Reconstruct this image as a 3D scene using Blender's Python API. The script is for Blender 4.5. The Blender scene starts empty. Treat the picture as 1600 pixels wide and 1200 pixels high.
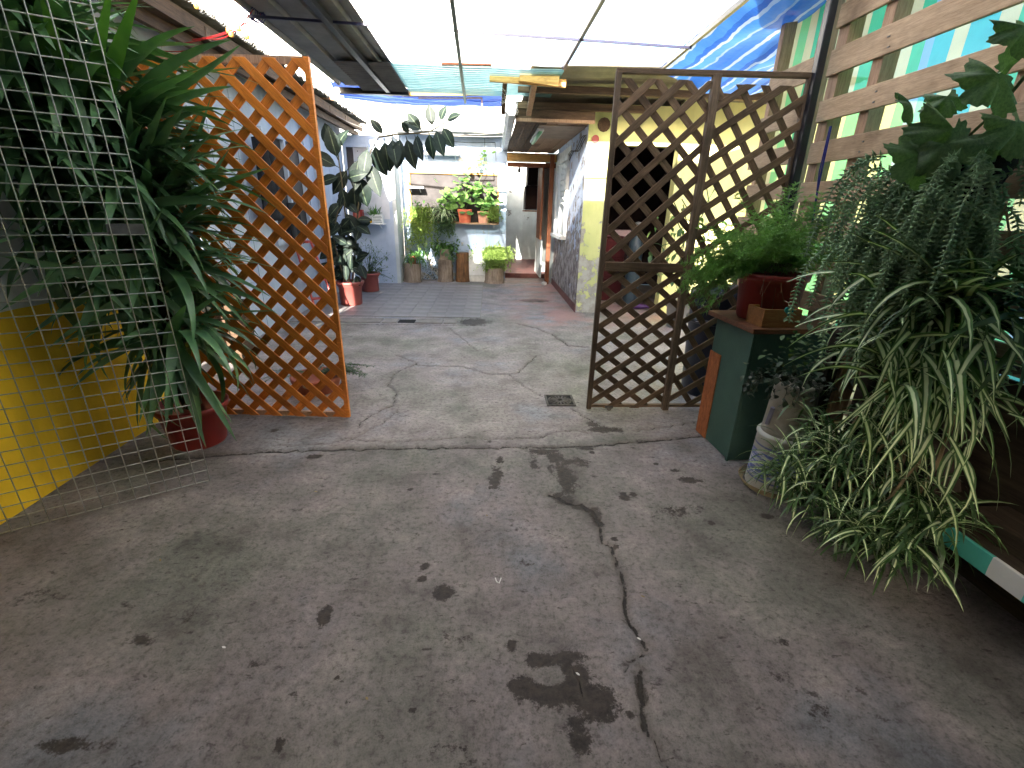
import bpy, math, random
import numpy as np
from mathutils import Vector, Matrix, noise
random.seed(7); rng = np.random.default_rng(7)
S = bpy.context.scene
# ------------------------------------------------------------------ camera, world, sun, exposure
F, CAMH = 715.0, 1.45
RM = Matrix(((0.9987033578, 0.0046781022, 0.0506923903), (-0.0456225364, -0.3595671512, 0.9320032446), (0.0225873248, -0.9331074853, -0.3588874944)))
CP = Vector((0, 0, CAMH))
cam_d = bpy.data.cameras.new('camera'); cam = bpy.data.objects.new('camera', cam_d); S.collection.objects.link(cam)
cam_d.sensor_width = 36; cam_d.lens = F / 1600 * 36; cam_d.clip_start = 0.02; cam_d.clip_end = 500
r_, d_, f_ = RM.col[0], RM.col[1], RM.col[2]
mw = Matrix.Identity(4)
for i in range(3):
    mw[i][0] = r_[i]; mw[i][1] = -d_[i]; mw[i][2] = -f_[i]; mw[i][3] = CP[i]
cam.matrix_world = mw
S.camera = cam
SUN = Vector((0.12, 1.0, -0.41)).normalized()          # direction the light travels
SUN_EL = math.asin(-SUN.z); SUN_ROT = math.atan2(-SUN.x, -SUN.y)
W = bpy.data.worlds.new('World'); S.world = W; W.use_nodes = True
nt = W.node_tree; bg = nt.nodes['Background']; sky = nt.nodes.new('ShaderNodeTexSky')
sky.sky_type = 'NISHITA'; sky.sun_disc = False; sky.sun_elevation = SUN_EL; sky.sun_rotation = SUN_ROT
sky.dust_density = 4.0; sky.air_density = 1.0; sky.ozone_density = 1.0
nt.links.new(sky.outputs[0], bg.inputs[0]); bg.inputs[1].default_value = 0.15
sd = bpy.data.lights.new('sun', 'SUN'); sd.energy = 5.0; sd.angle = math.radians(0.5); sd.color = (1.0, 0.95, 0.86)
so = bpy.data.objects.new('sun', sd); S.collection.objects.link(so)
so.rotation_euler = SUN.to_track_quat('-Z', 'Y').to_euler(); so.location = (0, -5, 8)
S.view_settings.view_transform = 'Standard'; S.view_settings.look = 'None'; S.view_settings.gamma = 1
S.view_settings.exposure = 2.8; S.view_settings.use_curve_mapping = False
S.cycles.max_bounces = 10; S.cycles.transparent_max_bounces = 24; S.cycles.diffuse_bounces = 6

# ------------------------------------------------------------------ helpers
def ray(px, py): return RM @ Vector(((px - 800) / F, (py - 600) / F, 1))
def at(px, py, Y):                                      # point at depth Y (metres) measured from the photograph
    d = ray(px, py); return CP + d * (Y / d.y)
def gz(px, py, z=0.0):
    d = ray(px, py); return CP + d * ((z - CAMH) / d.z)
ORG = {}
def link(o): S.collection.objects.link(o); return o
def org(o): return ORG.get(o.name, Vector((0, 0, 0))) if o else Vector((0, 0, 0))
def tag(o, label=None, cat=None, group=None, kind=None):
    if label: o['label'] = label
    if cat: o['category'] = cat
    if group: o['group'] = group
    if kind: o['kind'] = kind
    return o
def thing(name, label, cat, loc, group=None):
    o = bpy.data.objects.new(name, None); link(o); o.location = loc; o.empty_display_size = .1
    ORG[o.name] = Vector(loc); return tag(o, label, cat, group)
class MB:
    def __init__(s): s.v = []; s.f = []; s.uv = []
    def add(s, vs, fs, uvs=None):
        b = len(s.v); s.v += [tuple(v) for v in vs]; s.f += [tuple(b + i for i in f) for f in fs]
        s.uv += list(uvs) if uvs else [(0, 0)] * len(vs); return s
    def box(s, x0, x1, y0, y1, z0, z1, rot=0, piv=None):
        vs = [Vector((x, y, z)) for z in (z0, z1) for y in (y0, y1) for x in (x0, x1)]
        if rot:
            p = Vector(piv) if piv else Vector(((x0 + x1) / 2, (y0 + y1) / 2, 0)); R = Matrix.Rotation(rot, 3, 'Z')
            vs = [R @ (v - p) + p for v in vs]
        return s.add(vs, [(0, 2, 3, 1), (4, 5, 7, 6), (0, 1, 5, 4), (2, 6, 7, 3), (0, 4, 6, 2), (1, 3, 7, 5)])
    def beam(s, a, b, w, t, up=(0, 0, 1)):              # box from a to b, w wide (across), t thick (along up)
        a, b = Vector(a), Vector(b); d = (b - a).normalized(); u = Vector(up); sd_ = d.cross(u).normalized(); u = sd_.cross(d)
        vs = []
        for p in (a, b):
            for i, j in ((-1, -1), (1, -1), (1, 1), (-1, 1)): vs.append(p + sd_ * (w / 2 * i) + u * (t / 2 * j))
        return s.add(vs, [(0, 1, 2, 3), (7, 6, 5, 4), (0, 4, 5, 1), (1, 5, 6, 2), (2, 6, 7, 3), (3, 7, 4, 0)])
    def tube(s, pts, r, n=6, r2=None):
        pts = [Vector(p) for p in pts]; m = len(pts); r2 = r if r2 is None else r2; vs = []; fs = []
        for i, p in enumerate(pts):
            d = (pts[min(i + 1, m - 1)] - pts[max(i - 1, 0)]).normalized()
            a = d.orthogonal() if abs(d.z) > .9 else d.cross(Vector((0, 0, 1)))
            if abs(d.z) > .9: a = d.cross(Vector((0, 1, 0)))
            a.normalize(); b = d.cross(a); rr = r + (r2 - r) * i / max(1, m - 1)
            for k in range(n):
                t = 2 * math.pi * k / n; vs.append(p + (a * math.cos(t) + b * math.sin(t)) * rr)
        for i in range(m - 1):
            for k in range(n):
                k2 = (k + 1) % n; fs.append((i * n + k, i * n + k2, (i + 1) * n + k2, (i + 1) * n + k))
        fs.append(tuple(range(n - 1, -1, -1))); fs.append(tuple((m - 1) * n + k for k in range(n)))
        return s.add(vs, fs)
    def lathe(s, c, prof, n=24, jit=0.0, rad=0.0):      # prof: (r, z) from bottom to top
        vs = []; fs = []
        for i, (r, z) in enumerate(prof):
            for k in range(n):
                t = 2 * math.pi * k / n
                rr = r * (1 + rad * noise.noise((math.cos(t) * 2 + c[0] * 9, math.sin(t) * 2, z * 2 + c[1]))) if r > .001 else r
                vs.append((c[0] + rr * math.cos(t), c[1] + rr * math.sin(t), c[2] + z + (random.uniform(-jit, jit) if jit else 0)))
        for i in range(len(prof) - 1):
            for k in range(n):
                k2 = (k + 1) % n; fs.append((i * n + k, i * n + k2, (i + 1) * n + k2, (i + 1) * n + k))
        fs.append(tuple(range(n - 1, -1, -1))); fs.append(tuple((len(prof) - 1) * n + k for k in range(n)))
        return s.add(vs, fs)
    def grid(s, nu, nv, fn):
        vs = [fn(i / nu, j / nv) for j in range(nv + 1) for i in range(nu + 1)]
        uv = [(i / nu, j / nv) for j in range(nv + 1) for i in range(nu + 1)]
        fs = [(j * (nu + 1) + i, j * (nu + 1) + i + 1, (j + 1) * (nu + 1) + i + 1, (j + 1) * (nu + 1) + i) for j in range(nv) for i in range(nu)]
        return s.add(vs, fs, uv)
    def mesh(s, name, mat, off=Vector((0, 0, 0)), smooth=False):
        me = bpy.data.meshes.new(name)
        me.from_pydata([(v[0] - off.x, v[1] - off.y, v[2] - off.z) for v in s.v], [], s.f)
        ul = me.uv_layers.new(name='UVMap'); li = np.empty(len(me.loops), dtype=np.int32); me.loops.foreach_get('vertex_index', li)
        ul.data.foreach_set('uv', np.array(s.uv, dtype=np.float32)[li].ravel())
        if mat: me.materials.append(mat)
        if smooth: me.polygons.foreach_set('use_smooth', [True] * len(me.polygons))
        me.update(); return me
    def build(s, name, mat, parent=None, smooth=False, bevel=0, solid=0):
        o = bpy.data.objects.new(name, s.mesh(name, mat, org(parent), smooth)); link(o)
        if parent: o.parent = parent; ORG[o.name] = org(parent)
        if solid: m = o.modifiers.new('t', 'SOLIDIFY'); m.thickness = solid; m.offset = 0
        if bevel: m = o.modifiers.new('b', 'BEVEL'); m.width = bevel; m.segments = 2; m.limit_method = 'ANGLE'
        return o
def inst(name, me, mat4, parent):
    o = bpy.data.objects.new(name, me); link(o); o.parent = parent
    o.matrix_basis = Matrix.Translation(-org(parent)) @ mat4; return o
def frame(base, d, up=(0, 0, 1), roll=0, sc=1.0, wsc=None):
    x = Vector(d).normalized(); u = Vector(up)
    if abs(x.dot(u)) > .98: u = Vector((0, 1, 0))
    y = u.cross(x).normalized(); z = x.cross(y); w = sc if wsc is None else wsc
    m = Matrix.Identity(4)
    for i in range(3): m[i][0] = x[i]; m[i][1] = y[i]; m[i][2] = z[i]
    return Matrix.Translation(base) @ m @ Matrix.Rotation(roll, 4, 'X') @ Matrix.Diagonal((sc, w, sc, 1))

# ------------------------------------------------------------------ materials
def newmat(name):
    m = bpy.data.materials.new(name); m.use_nodes = True; return m, m.node_tree, m.node_tree.nodes['Principled BSDF']
def ND(nt, t, **k):
    n = nt.nodes.new(t)
    for a, b in k.items(): setattr(n, a, b)
    return n
def c4(c): return (c[0], c[1], c[2], 1)
def noi(nt, co, scale, detail=6, rough=.6, sc3=None):
    n = ND(nt, 'ShaderNodeTexNoise'); n.inputs['Scale'].default_value = scale; n.inputs['Detail'].default_value = detail; n.inputs['Roughness'].default_value = rough
    if sc3:
        mp = ND(nt, 'ShaderNodeMapping'); mp.inputs['Scale'].default_value = sc3; nt.links.new(co, mp.inputs[0]); co = mp.outputs[0]
    nt.links.new(co, n.inputs['Vector']); return n.outputs['Fac']
def ramp(nt, fac, stops):
    r = ND(nt, 'ShaderNodeValToRGB'); e = r.color_ramp.elements
    while len(e) < len(stops): e.new(0.5)
    for i, (p, c) in enumerate(stops): e[i].position = p; e[i].color = c4(c) if len(c) == 3 else c
    nt.links.new(fac, r.inputs[0]); return r.outputs[0]
def mixc(nt, fac, a, b, mode='MIX'):
    m = ND(nt, 'ShaderNodeMix', data_type='RGBA', blend_type=mode)
    for v, k in ((fac, 0), (a, 6), (b, 7)):
        if isinstance(v, (int, float)): m.inputs[k].default_value = v
        elif isinstance(v, tuple): m.inputs[k].default_value = c4(v)
        else: nt.links.new(v, m.inputs[k])
    return m.outputs[2]
def mth(nt, op, a, b=None, clamp=False):
    m = ND(nt, 'ShaderNodeMath', operation=op); m.use_clamp = clamp
    for v, k in ((a, 0), (b, 1)):
        if v is None: continue
        if isinstance(v, (int, float)): m.inputs[k].default_value = v
        else: nt.links.new(v, m.inputs[k])
    return m.outputs[0]
def bump(nt, b, h, st=.3, dist=.01):
    n = ND(nt, 'ShaderNodeBump'); n.inputs['Strength'].default_value = st; n.inputs['Distance'].default_value = dist
    nt.links.new(h, n.inputs['Height']); nt.links.new(n.outputs[0], b.inputs['Normal'])
def coord(nt, k='Object'): return ND(nt, 'ShaderNodeTexCoord').outputs[k]
def rnd(nt): return ND(nt, 'ShaderNodeObjectInfo').outputs['Random']
def M(name, a, b=None, scale=8, rough=.7, bst=.2, bsc=60, sc3=None, lo=.35, hi=.7, spec=.4, metal=0, vary=0, bd=.01):
    m, nt, p = newmat(name); co = coord(nt); b = b or tuple(x * .6 for x in a)
    n1 = noi(nt, co, scale, 8, .65, sc3); col = ramp(nt, n1, [(lo, b), (hi, a)])
    if vary:
        v = mth(nt, 'MULTIPLY_ADD', rnd(nt), vary); nt.nodes[-1].inputs[2].default_value = 1 - vary / 2
        col = mixc(nt, 1.0, col, v, 'MULTIPLY')
    nt.links.new(col, p.inputs['Base Color']); p.inputs['Roughness'].default_value = rough
    p.inputs['Specular IOR Level'].default_value = spec; p.inputs['Metallic'].default_value = metal
    if bst: bump(nt, p, noi(nt, co, bsc, 5, .6, sc3), bst, bd)
    return m
def wood(name, a, b, axis='x', scale=6, rough=.65, vary=.25, bst=.3, spec=.3, knots=True):
    m, nt, p = newmat(name); co = coord(nt); inf = rnd(nt)
    off = ND(nt, 'ShaderNodeVectorMath', operation='ADD'); cb = ND(nt, 'ShaderNodeCombineXYZ')
    r10 = mth(nt, 'MULTIPLY', inf, 37.0)
    for i in range(3): nt.links.new(r10, cb.inputs[i])
    nt.links.new(co, off.inputs[0]); nt.links.new(cb.outputs[0], off.inputs[1]); co = off.outputs[0]
    st = {'x': (.7, 9, 9), 'y': (9, .7, 9), 'z': (9, 9, .7)}[axis]
    g = noi(nt, co, scale, 8, .7, st); k = noi(nt, co, 2.2, 4, .6); g2 = noi(nt, co, scale * 5, 4, .7, st)
    col = ramp(nt, g, [(.3, b), (.5, tuple((x + y) / 2 for x, y in zip(a, b))), (.68, a)])
    col = mixc(nt, .55, col, ramp(nt, g2, [(.35, (.45, .42, .4)), (.6, (1, 1, 1))]), 'MULTIPLY')
    if knots: col = mixc(nt, .8, col, ramp(nt, k, [(.3, (.4, .36, .33)), (.45, (1, 1, 1))]), 'MULTIPLY')
    v = mth(nt, 'MULTIPLY_ADD', inf, vary); nt.nodes[-1].inputs[2].default_value = 1 - vary / 2
    col = mixc(nt, 1.0, col, v, 'MULTIPLY')
    nt.links.new(col, p.inputs['Base Color']); p.inputs['Roughness'].default_value = rough; p.inputs['Specular IOR Level'].default_value = spec
    bump(nt, p, g2, bst, .004); return m
def leafm(name, a, b, tr=.25, rough=.4, stripe=None, vary=.5, spec=.5, midrib=None, scale=6):
    m, nt, p = newmat(name); co = coord(nt); col = ramp(nt, noi(nt, co, scale, 3), [(.35, b), (.65, a)])
    if stripe or midrib:
        uv = ND(nt, 'ShaderNodeSeparateXYZ'); nt.links.new(coord(nt, 'UV'), uv.inputs[0])
        d = mth(nt, 'ABSOLUTE', mth(nt, 'SUBTRACT', uv.outputs[0], .5))
        wob = mth(nt, 'MULTIPLY', mth(nt, 'SUBTRACT', noi(nt, co, 30, 2), .5), .06)
        d = mth(nt, 'ADD', d, wob)
        if stripe: col = mixc(nt, ramp(nt, d, [(.16, (1, 1, 1)), (.25, (0, 0, 0))]), col, stripe)
        if midrib: col = mixc(nt, ramp(nt, d, [(.015, (1, 1, 1)), (.04, (0, 0, 0))]), col, midrib)
    v = mth(nt, 'MULTIPLY_ADD', rnd(nt), vary); nt.nodes[-1].inputs[2].default_value = 1 - vary / 2
    col = mixc(nt, 1.0, col, v, 'MULTIPLY')
    nt.links.new(col, p.inputs['Base Color']); p.inputs['Roughness'].default_value = rough; p.inputs['Specular IOR Level'].default_value = spec
    if tr:
        t = ND(nt, 'ShaderNodeBsdfTranslucent'); tc = mixc(nt, 1.0, col, (1.0, 1.3, .4), 'MULTIPLY'); nt.links.new(tc, t.inputs[0])
        mx = ND(nt, 'ShaderNodeMixShader'); mx.inputs[0].default_value = tr
        nt.links.new(p.outputs[0], mx.inputs[1]); nt.links.new(t.outputs[0], mx.inputs[2]); nt.links.new(mx.outputs[0], nt.nodes['Material Output'].inputs[0])
    bump(nt, p, noi(nt, co, 25, 3), .15, .01); return m
def sheetm(name, stops, axis, period, transp=.2, transl=.5, rough=.5, warp=.02, weave=400, phase=0.0):
    """woven or plastic sheet: stripes along one axis; part of the light passes, part is scattered through"""
    m, nt, p = newmat(name); co = coord(nt); sp = ND(nt, 'ShaderNodeSeparateXYZ'); nt.links.new(co, sp.inputs[0])
    x = sp.outputs[axis]; x = mth(nt, 'ADD', x, mth(nt, 'MULTIPLY', mth(nt, 'SUBTRACT', noi(nt, co, 2, 3), .5), warp))
    fr = mth(nt, 'FRACT', mth(nt, 'ADD', mth(nt, 'DIVIDE', x, period), phase))
    r = ND(nt, 'ShaderNodeValToRGB'); r.color_ramp.interpolation = 'CONSTANT' ; e = r.color_ramp.elements
    while len(e) < len(stops): e.new(.5)
    for i, (q, c) in enumerate(stops): e[i].position = q; e[i].color = c4(c)
    nt.links.new(fr, r.inputs[0]); col = r.outputs[0]
    col = mixc(nt, .5, col, ramp(nt, noi(nt, co, 5, 5), [(.3, (.7, .7, .7)), (.6, (1, 1, 1))]), 'MULTIPLY')
    nt.links.new(col, p.inputs['Base Color']); p.inputs['Roughness'].default_value = rough
    tl = ND(nt, 'ShaderNodeBsdfTranslucent'); nt.links.new(col, tl.inputs[0])
    tp = ND(nt, 'ShaderNodeBsdfTransparent'); nt.links.new(mixc(nt, .75, (1, 1, 1), col), tp.inputs[0])
    m1 = ND(nt, 'ShaderNodeMixShader'); m1.inputs[0].default_value = transl
    nt.links.new(p.outputs[0], m1.inputs[1]); nt.links.new(tl.outputs[0], m1.inputs[2])
    m2 = ND(nt, 'ShaderNodeMixShader'); m2.inputs[0].default_value = transp
    if weave:
        w = ND(nt, 'ShaderNodeTexWave'); w.bands_direction = 'Z' if axis != 2 else 'X'; w.inputs['Scale'].default_value = weave / 20; w.inputs['Distortion'].default_value = 1
        nt.links.new(co, w.inputs['Vector']); nt.links.new(mth(nt, 'MULTIPLY', w.outputs['Fac'], transp * 2, True), m2.inputs[0])
    nt.links.new(m1.outputs[0], m2.inputs[1]); nt.links.new(tp.outputs[0], m2.inputs[2]); nt.links.new(m2.outputs[0], nt.nodes['Material Output'].inputs[0])
    bump(nt, p, noi(nt, co, 6, 4), .4, .03); return m
def peel(name, paint, paint2, under, under2, amt=.5, zlow=None, bst=.7, scale=3.0, grime=(.8, .8, .78)):
    """painted plaster that has flaked: two paints, bare patches, more of them low on the wall"""
    m, nt, p = newmat(name); co = coord(nt)
    base = ramp(nt, noi(nt, co, 1.7, 6), [(.35, paint2), (.62, paint)])
    base = mixc(nt, .6, base, ramp(nt, noi(nt, co, 5, 7, .7, (1, 1, .25)), [(.3, grime), (.55, (1, 1, 1))]), 'MULTIPLY')
    und = ramp(nt, noi(nt, co, 9, 6), [(.4, under2), (.6, under)])
    k = noi(nt, co, scale, 10, .68)
    if zlow is not None:
        sp = ND(nt, 'ShaderNodeSeparateXYZ'); nt.links.new(ND(nt, 'ShaderNodeNewGeometry').outputs['Position'], sp.inputs[0])
        k = mth(nt, 'SUBTRACT', k, mth(nt, 'MULTIPLY', mth(nt, 'SUBTRACT', zlow, sp.outputs[2], True), .2))
    mask = ramp(nt, k, [(amt - .01, (1, 1, 1)), (amt + .01, (0, 0, 0))])
    nt.links.new(mixc(nt, mask, base, und), p.inputs['Base Color']); p.inputs['Roughness'].default_value = .85; p.inputs['Specular IOR Level'].default_value = .2
    h = mth(nt, 'SUBTRACT', mth(nt, 'MULTIPLY', noi(nt, co, 45, 6, .6), .5), mth(nt, 'MULTIPLY', mask, .35)); bump(nt, p, h, bst, .015)
    return m

m_orange = wood('orange_stained_wood', (.80, .27, .035), (.58, .16, .018), 'x', 5, .38, .2, .15, .5, True)
m_oldlat = wood('weathered_brown_lattice', (.215, .14, .085), (.085, .056, .034), 'x', 7, .75, .5)
m_oldpost = wood('weathered_post', (.2, .14, .095), (.075, .052, .035), 'z', 7, .75, .4)
m_pallet = wood('pallet_pine', (.52, .38, .25), (.36, .25, .155), 'y', 5, .7, .25)
m_palletz = wood('pallet_pine_upright', (.5, .33, .22), (.32, .2, .125), 'z', 5, .7, .25)
m_pine = wood('fresh_pine', (.75, .45, .16), (.5, .26, .07), 'x', 5, .6, .2)
m_beam = wood('old_roof_timber', (.17, .1, .055), (.05, .03, .018), 'y', 5, .8, .5)
m_beamx = wood('old_roof_timber_cross', (.2, .13, .08), (.07, .045, .03), 'x', 5, .8, .5)
m_redwood = wood('reddish_door_timber', (.33, .12, .05), (.16, .05, .02), 'z', 5, .6, .3)
m_darkw = wood('dark_wood', (.06, .045, .032), (.02, .015, .011), 'y', 5, .8, .5)  # very dark brown timber tone
m_log = wood('grey_log', (.42, .34, .26), (.2, .155, .115), 'z', 5, .85, .3)
m_logd = wood('brown_log', (.3, .15, .06), (.07, .04, .025), 'z', 5, .85, .2)
m_steel = M('dark_roof_steel', (.24, .24, .23), (.12, .12, .12), 4, .5, .1, 40, metal=.5, lo=.3, hi=.7)
m_pipe = M('black_painted_pipe', (.018, .02, .028), (.01, .01, .014), 10, .35, .05)
m_pipeb = M('blue_black_pipe', (.03, .035, .09), (.02, .02, .05), 10, .4, .05)
m_wire = M('galvanised_wire', (.5, .51, .48), (.3, .31, .28), 30, .4, 0, metal=.4)
m_galv = M('galvanised_sheet', (.3, .3, .3), (.16, .16, .16), 8, .45, .1, metal=.6)
m_chwire = M('pale_chicken_wire', (.6, .58, .52), (.3, .28, .25), 30, .5, 0)
m_yel = peel('yellow_wall_paint', (.86, .56, .035), (.68, .42, .025), (.5, .36, .1), (.35, .25, .08), .24, bst=.35, grime=(.7, .68, .6))
m_wht = peel('grey_white_plaster', (.62, .65, .63), (.45, .48, .46), (.25, .24, .22), (.12, .12, .11), .36, bst=.5)
m_blue = peel('pale_blue_paint', (.44, .54, .7), (.36, .46, .62), (.62, .6, .56), (.32, .29, .26), .37, .75, .6, 3)
m_bluer = peel('flaking_blue_plaster', (.5, .58, .74), (.62, .66, .75), (.42, .38, .35), (.16, .13, .12), .43, 1.6, 1.0, 6)
m_lwall = peel('left_blue_white_boards', (.46, .53, .63), (.36, .42, .52), (.35, .32, .28), (.2, .18, .15), .3, .5, .3)
m_ygrn = peel('yellow_green_plaster', (.6, .62, .28), (.48, .53, .22), (.4, .4, .36), (.3, .29, .25), .34, 1.6, .8, 5)
m_paleY = peel('pale_yellow_wall', (.78, .74, .34), (.7, .66, .28), (.6, .58, .45), (.5, .5, .4), .25, .8, .4)
m_stucco = M('sunlit_white_stucco', (.85, .84, .8), (.45, .42, .38), 14, .9, .8, 40, lo=.2, hi=.38)
m_grey = M('grey_render', (.45, .44, .42), (.3, .3, .28), 4, .9, .3)
m_redskirt = M('dark_red_skirting_paint', (.2, .07, .06), (.1, .04, .035), 8, .6, .2)
m_terra = M('terracotta', (.45, .12, .06), (.3, .08, .045), 6, .65, .15, vary=.2)
m_redpot = M('red_plastic_pot', (.3, .028, .022), (.2, .02, .016), 5, .4, .05, vary=.2)
m_dustpot = M('dusty_red_plastic_pot', (.34, .09, .075), (.24, .06, .05), 5, .5, .05)
m_soil = M('potting_soil', (.05, .035, .022), (.02, .014, .01), 30, .95, .8, 60)
m_greenbox = M('green_painted_board', (.055, .115, .088), (.035, .08, .062), 3, .55, .15, 90, lo=.3, hi=.65)
m_osb = M('orange_chipboard', (.46, .15, .045), (.22, .065, .02), 18, .7, .4, 60, sc3=(3, 3, 1))
m_topw = wood('reddish_table_top', (.27, .115, .06), (.12, .05, .028), 'x', 6, .55, .1)
m_boxw = wood('small_box_pine', (.42, .2, .07), (.24, .1, .035), 'x', 7, .55, .1)
m_teal = M('turquoise_paint', (.03, .34, .28), (.02, .26, .22), 9, .45, .05)
m_navy = M('navy_plastic', (.012, .018, .04), (.007, .01, .022), 6, .4, .05)
m_white = M('white_paint', (.8, .8, .78), (.6, .6, .57), 6, .6, .1)
m_print = M('white_print', (.7, .72, .75), (.6, .6, .6), 6, .6, 0)
m_glass = M('dusty_dark_glass', (.07, .062, .062), (.03, .027, .027), 2.5, .6, .05, spec=.15)
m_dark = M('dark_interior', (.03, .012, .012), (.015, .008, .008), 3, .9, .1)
m_maroon = M('maroon_cloth', (.11, .014, .018), (.05, .008, .01), 4, .9, .4, 30)
m_redmetal = M('red_painted_metal', (.55, .09, .07), (.38, .06, .05), 8, .45, .1)
m_stem = M('plant_stem', (.12, .1, .05), (.06, .05, .03), 12, .8, .4)
m_gstem = M('green_stem', (.11, .16, .05), (.06, .1, .03), 12, .7, .2)
m_drystem = M('dry_straw', (.35, .27, .15), (.2, .15, .08), 12, .8, .2)
m_red = M('red_wire', (.25, .01, .01), (.15, .008, .008), 12, .5, 0)
m_cable = M('blue_cable', (.02, .025, .2), (.01, .01, .1), 12, .5, 0)
m_cream = M('cream_cable', (.5, .47, .4), (.35, .32, .28), 12, .6, 0)
m_iron = M('cast_iron_grate', (.13, .115, .1), (.05, .045, .04), 20, .7, .5, 50)
m_hole = M('drain_dark', (.012, .012, .012), (.006, .006, .006), 5, .9, 0)
m_slabs = M('channel_cover_concrete', (.32, .29, .26), (.2, .18, .16), 7, .85, .4, 60, vary=.25)
m_tile = M('grey_floor_tile', (.31, .285, .275), (.19, .175, .17), 3, .5, .2, 50, vary=.16)
m_tubeg = M('green_tube_light', (.3, .62, .35), (.2, .5, .25), 4, .3, 0)
m_concw = M('pale_concrete_block', (.7, .68, .62), (.5, .48, .43), 9, .9, .4)
m_yucca = leafm('yucca_leaf', (.11, .23, .095), (.06, .14, .068), .12, .36, vary=.6, spec=.5)
m_yuccal = leafm('young_yucca_leaf', (.11, .24, .05), (.05, .14, .03), .25, .35, vary=.4)
m_ficus = leafm('rubber_plant_leaf', (.017, .028, .021), (.008, .015, .012), .02, .55, vary=.5, spec=.22, midrib=(.1, .13, .08))
m_spider = leafm('variegated_leaf', (.08, .18, .045), (.045, .11, .03), .2, .42, stripe=(.62, .7, .45), vary=.3)
m_spiderd = leafm('plain_strap_leaf', (.05, .11, .035), (.028, .065, .02), .2, .42, vary=.4)
m_burro = leafm('grey_green_succulent', (.34, .48, .28), (.2, .34, .18), .12, .5, vary=.4)
m_lobed = leafm('lobed_leaf', (.14, .24, .11), (.08, .15, .07), .25, .5, vary=.3, scale=14)
m_fern = leafm('asparagus_fern', (.2, .38, .09), (.12, .26, .06), .25, .5, vary=.4)
m_bush = leafm('small_leaf_green', (.075, .13, .05), (.04, .08, .03), .2, .5, vary=.5)
m_gera = leafm('geranium_leaf', (.2, .36, .09), (.12, .24, .06), .3, .5, vary=.4)
m_limeg = leafm('lime_feathery_leaf', (.42, .55, .16), (.3, .42, .1), .3, .5, vary=.3)
m_midg = leafm('mid_green_leaf', (.1, .22, .05), (.05, .13, .03), .2, .45, vary=.4)
m_ivy = leafm('dark_creeper_leaf', (.035, .06, .03), (.02, .035, .018), .1, .5, vary=.6)
m_dry = leafm('dry_leaf', (.3, .22, .12), (.16, .11, .06), .2, .8, vary=.4)
G1, G2, CR, TQ, BL = (.05, .42, .24), (.16, .5, .24), (.5, .52, .34), (.05, .40, .44), (.18, .38, .6)
m_net = sheetm('green_white_striped_net', [(0, G1), (.10, CR), (.2, G2), (.30, CR), (.36, G1), (.5, CR), (.6, TQ), (.74, CR), (.82, TQ), (.93, BL)], 1, .9, .16, .6, weave=1500)
m_blues = [(0, (.05, .22, .72)), (.12, (.6, .7, .85)), (.2, (.08, .3, .8)), (.4, (.03, .16, .6)), (.5, (.55, .68, .85)), (.56, (.08, .32, .82)), (.75, (.35, .5, .75)), (.8, (.04, .2, .68))]
m_tarp = sheetm('blue_striped_tarp', [(q, tuple(v * .42 for v in c)) for q, c in m_blues], 0, .42, .04, .6, warp=.16, weave=0)
m_blues2 = [(0, (.02, .09, .4)), (.15, (.1, .2, .5)), (.2, (.02, .1, .42)), (.45, (.015, .07, .34)), (.6, (.12, .24, .5)), (.68, (.02, .09, .4))]
m_tarp2 = sheetm('blue_striped_tarp_strip', m_blues2, 1, .5, .05, .55, warp=.1, weave=0)
m_film = sheetm('clear_roof_film', [(0, (.95, .95, .95)), (.5, (.9, .92, .95))], 0, 1, .62, .75, warp=0, weave=0)
m_fibre = sheetm('pale_green_fibreglass', [(0, (.24, .42, .4)), (.5, (.28, .45, .42))], 0, 1, .16, .6, warp=0, weave=0)
m_milky = sheetm('added_milky_strip', [(0, (.8, .8, .8)), (.5, (.76, .77, .8))], 0, 1, 0, .85, warp=0, weave=0)
m_milkfilm = sheetm('milky_shading_film', [(0, (.9, .9, .9)), (.5, (.88, .88, .9))], 0, 1, .15, .7, warp=0, weave=0)
m_plast = sheetm('milky_plastic_cover', [(0, (.75, .76, .78)), (.5, (.7, .72, .75))], 0, 1, .15, .4, warp=0, weave=0)

# ------------------------------------------------------------------ leaf meshes
def blade(name, mat, bend, wid, prof='strap', seg=7, fold=.25, droop=0, twist=0):
    mb = MB(); n = seg; vs = []; uv = []; fs = []
    for i in range(n + 1):
        t = i / n; b = max(bend, 1e-3)
        x = math.sin(b * t) / b; z = -(1 - math.cos(b * t)) / b
        if prof == 'strap': w = wid * min(1, (.55 + 1.6 * t) if t < .3 else 1.03) * (1 - max(0, t - .45) / .55) ** .75
        elif prof == 'oval': w = wid * (math.sin(math.pi * min(1, max(0, (t - .12) / .88)) ** .85) + .04) * (1 if t < .97 else .5)
        else: w = wid * math.sin(math.pi * t) ** .7 if 0 < t < 1 else .001
        w = max(w, .0015); tw = twist * t
        a = b * t; nx, nz = math.sin(a), math.cos(a)
        for j, sgn in enumerate((-1, 0, 1)):
            y = sgn * w / 2 * math.cos(tw); lift = abs(sgn) * w / 2 * fold + sgn * w / 2 * math.sin(tw)
            vs.append((x + nx * lift, y, z + nz * lift)); uv.append((j / 2, t))
    for i in range(n):
        for j in range(2): fs.append((i * 3 + j, i * 3 + j + 1, (i + 1) * 3 + j + 1, (i + 1) * 3 + j))
    return mb.add(vs, fs, uv).mesh(name, mat, smooth=True)
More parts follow.
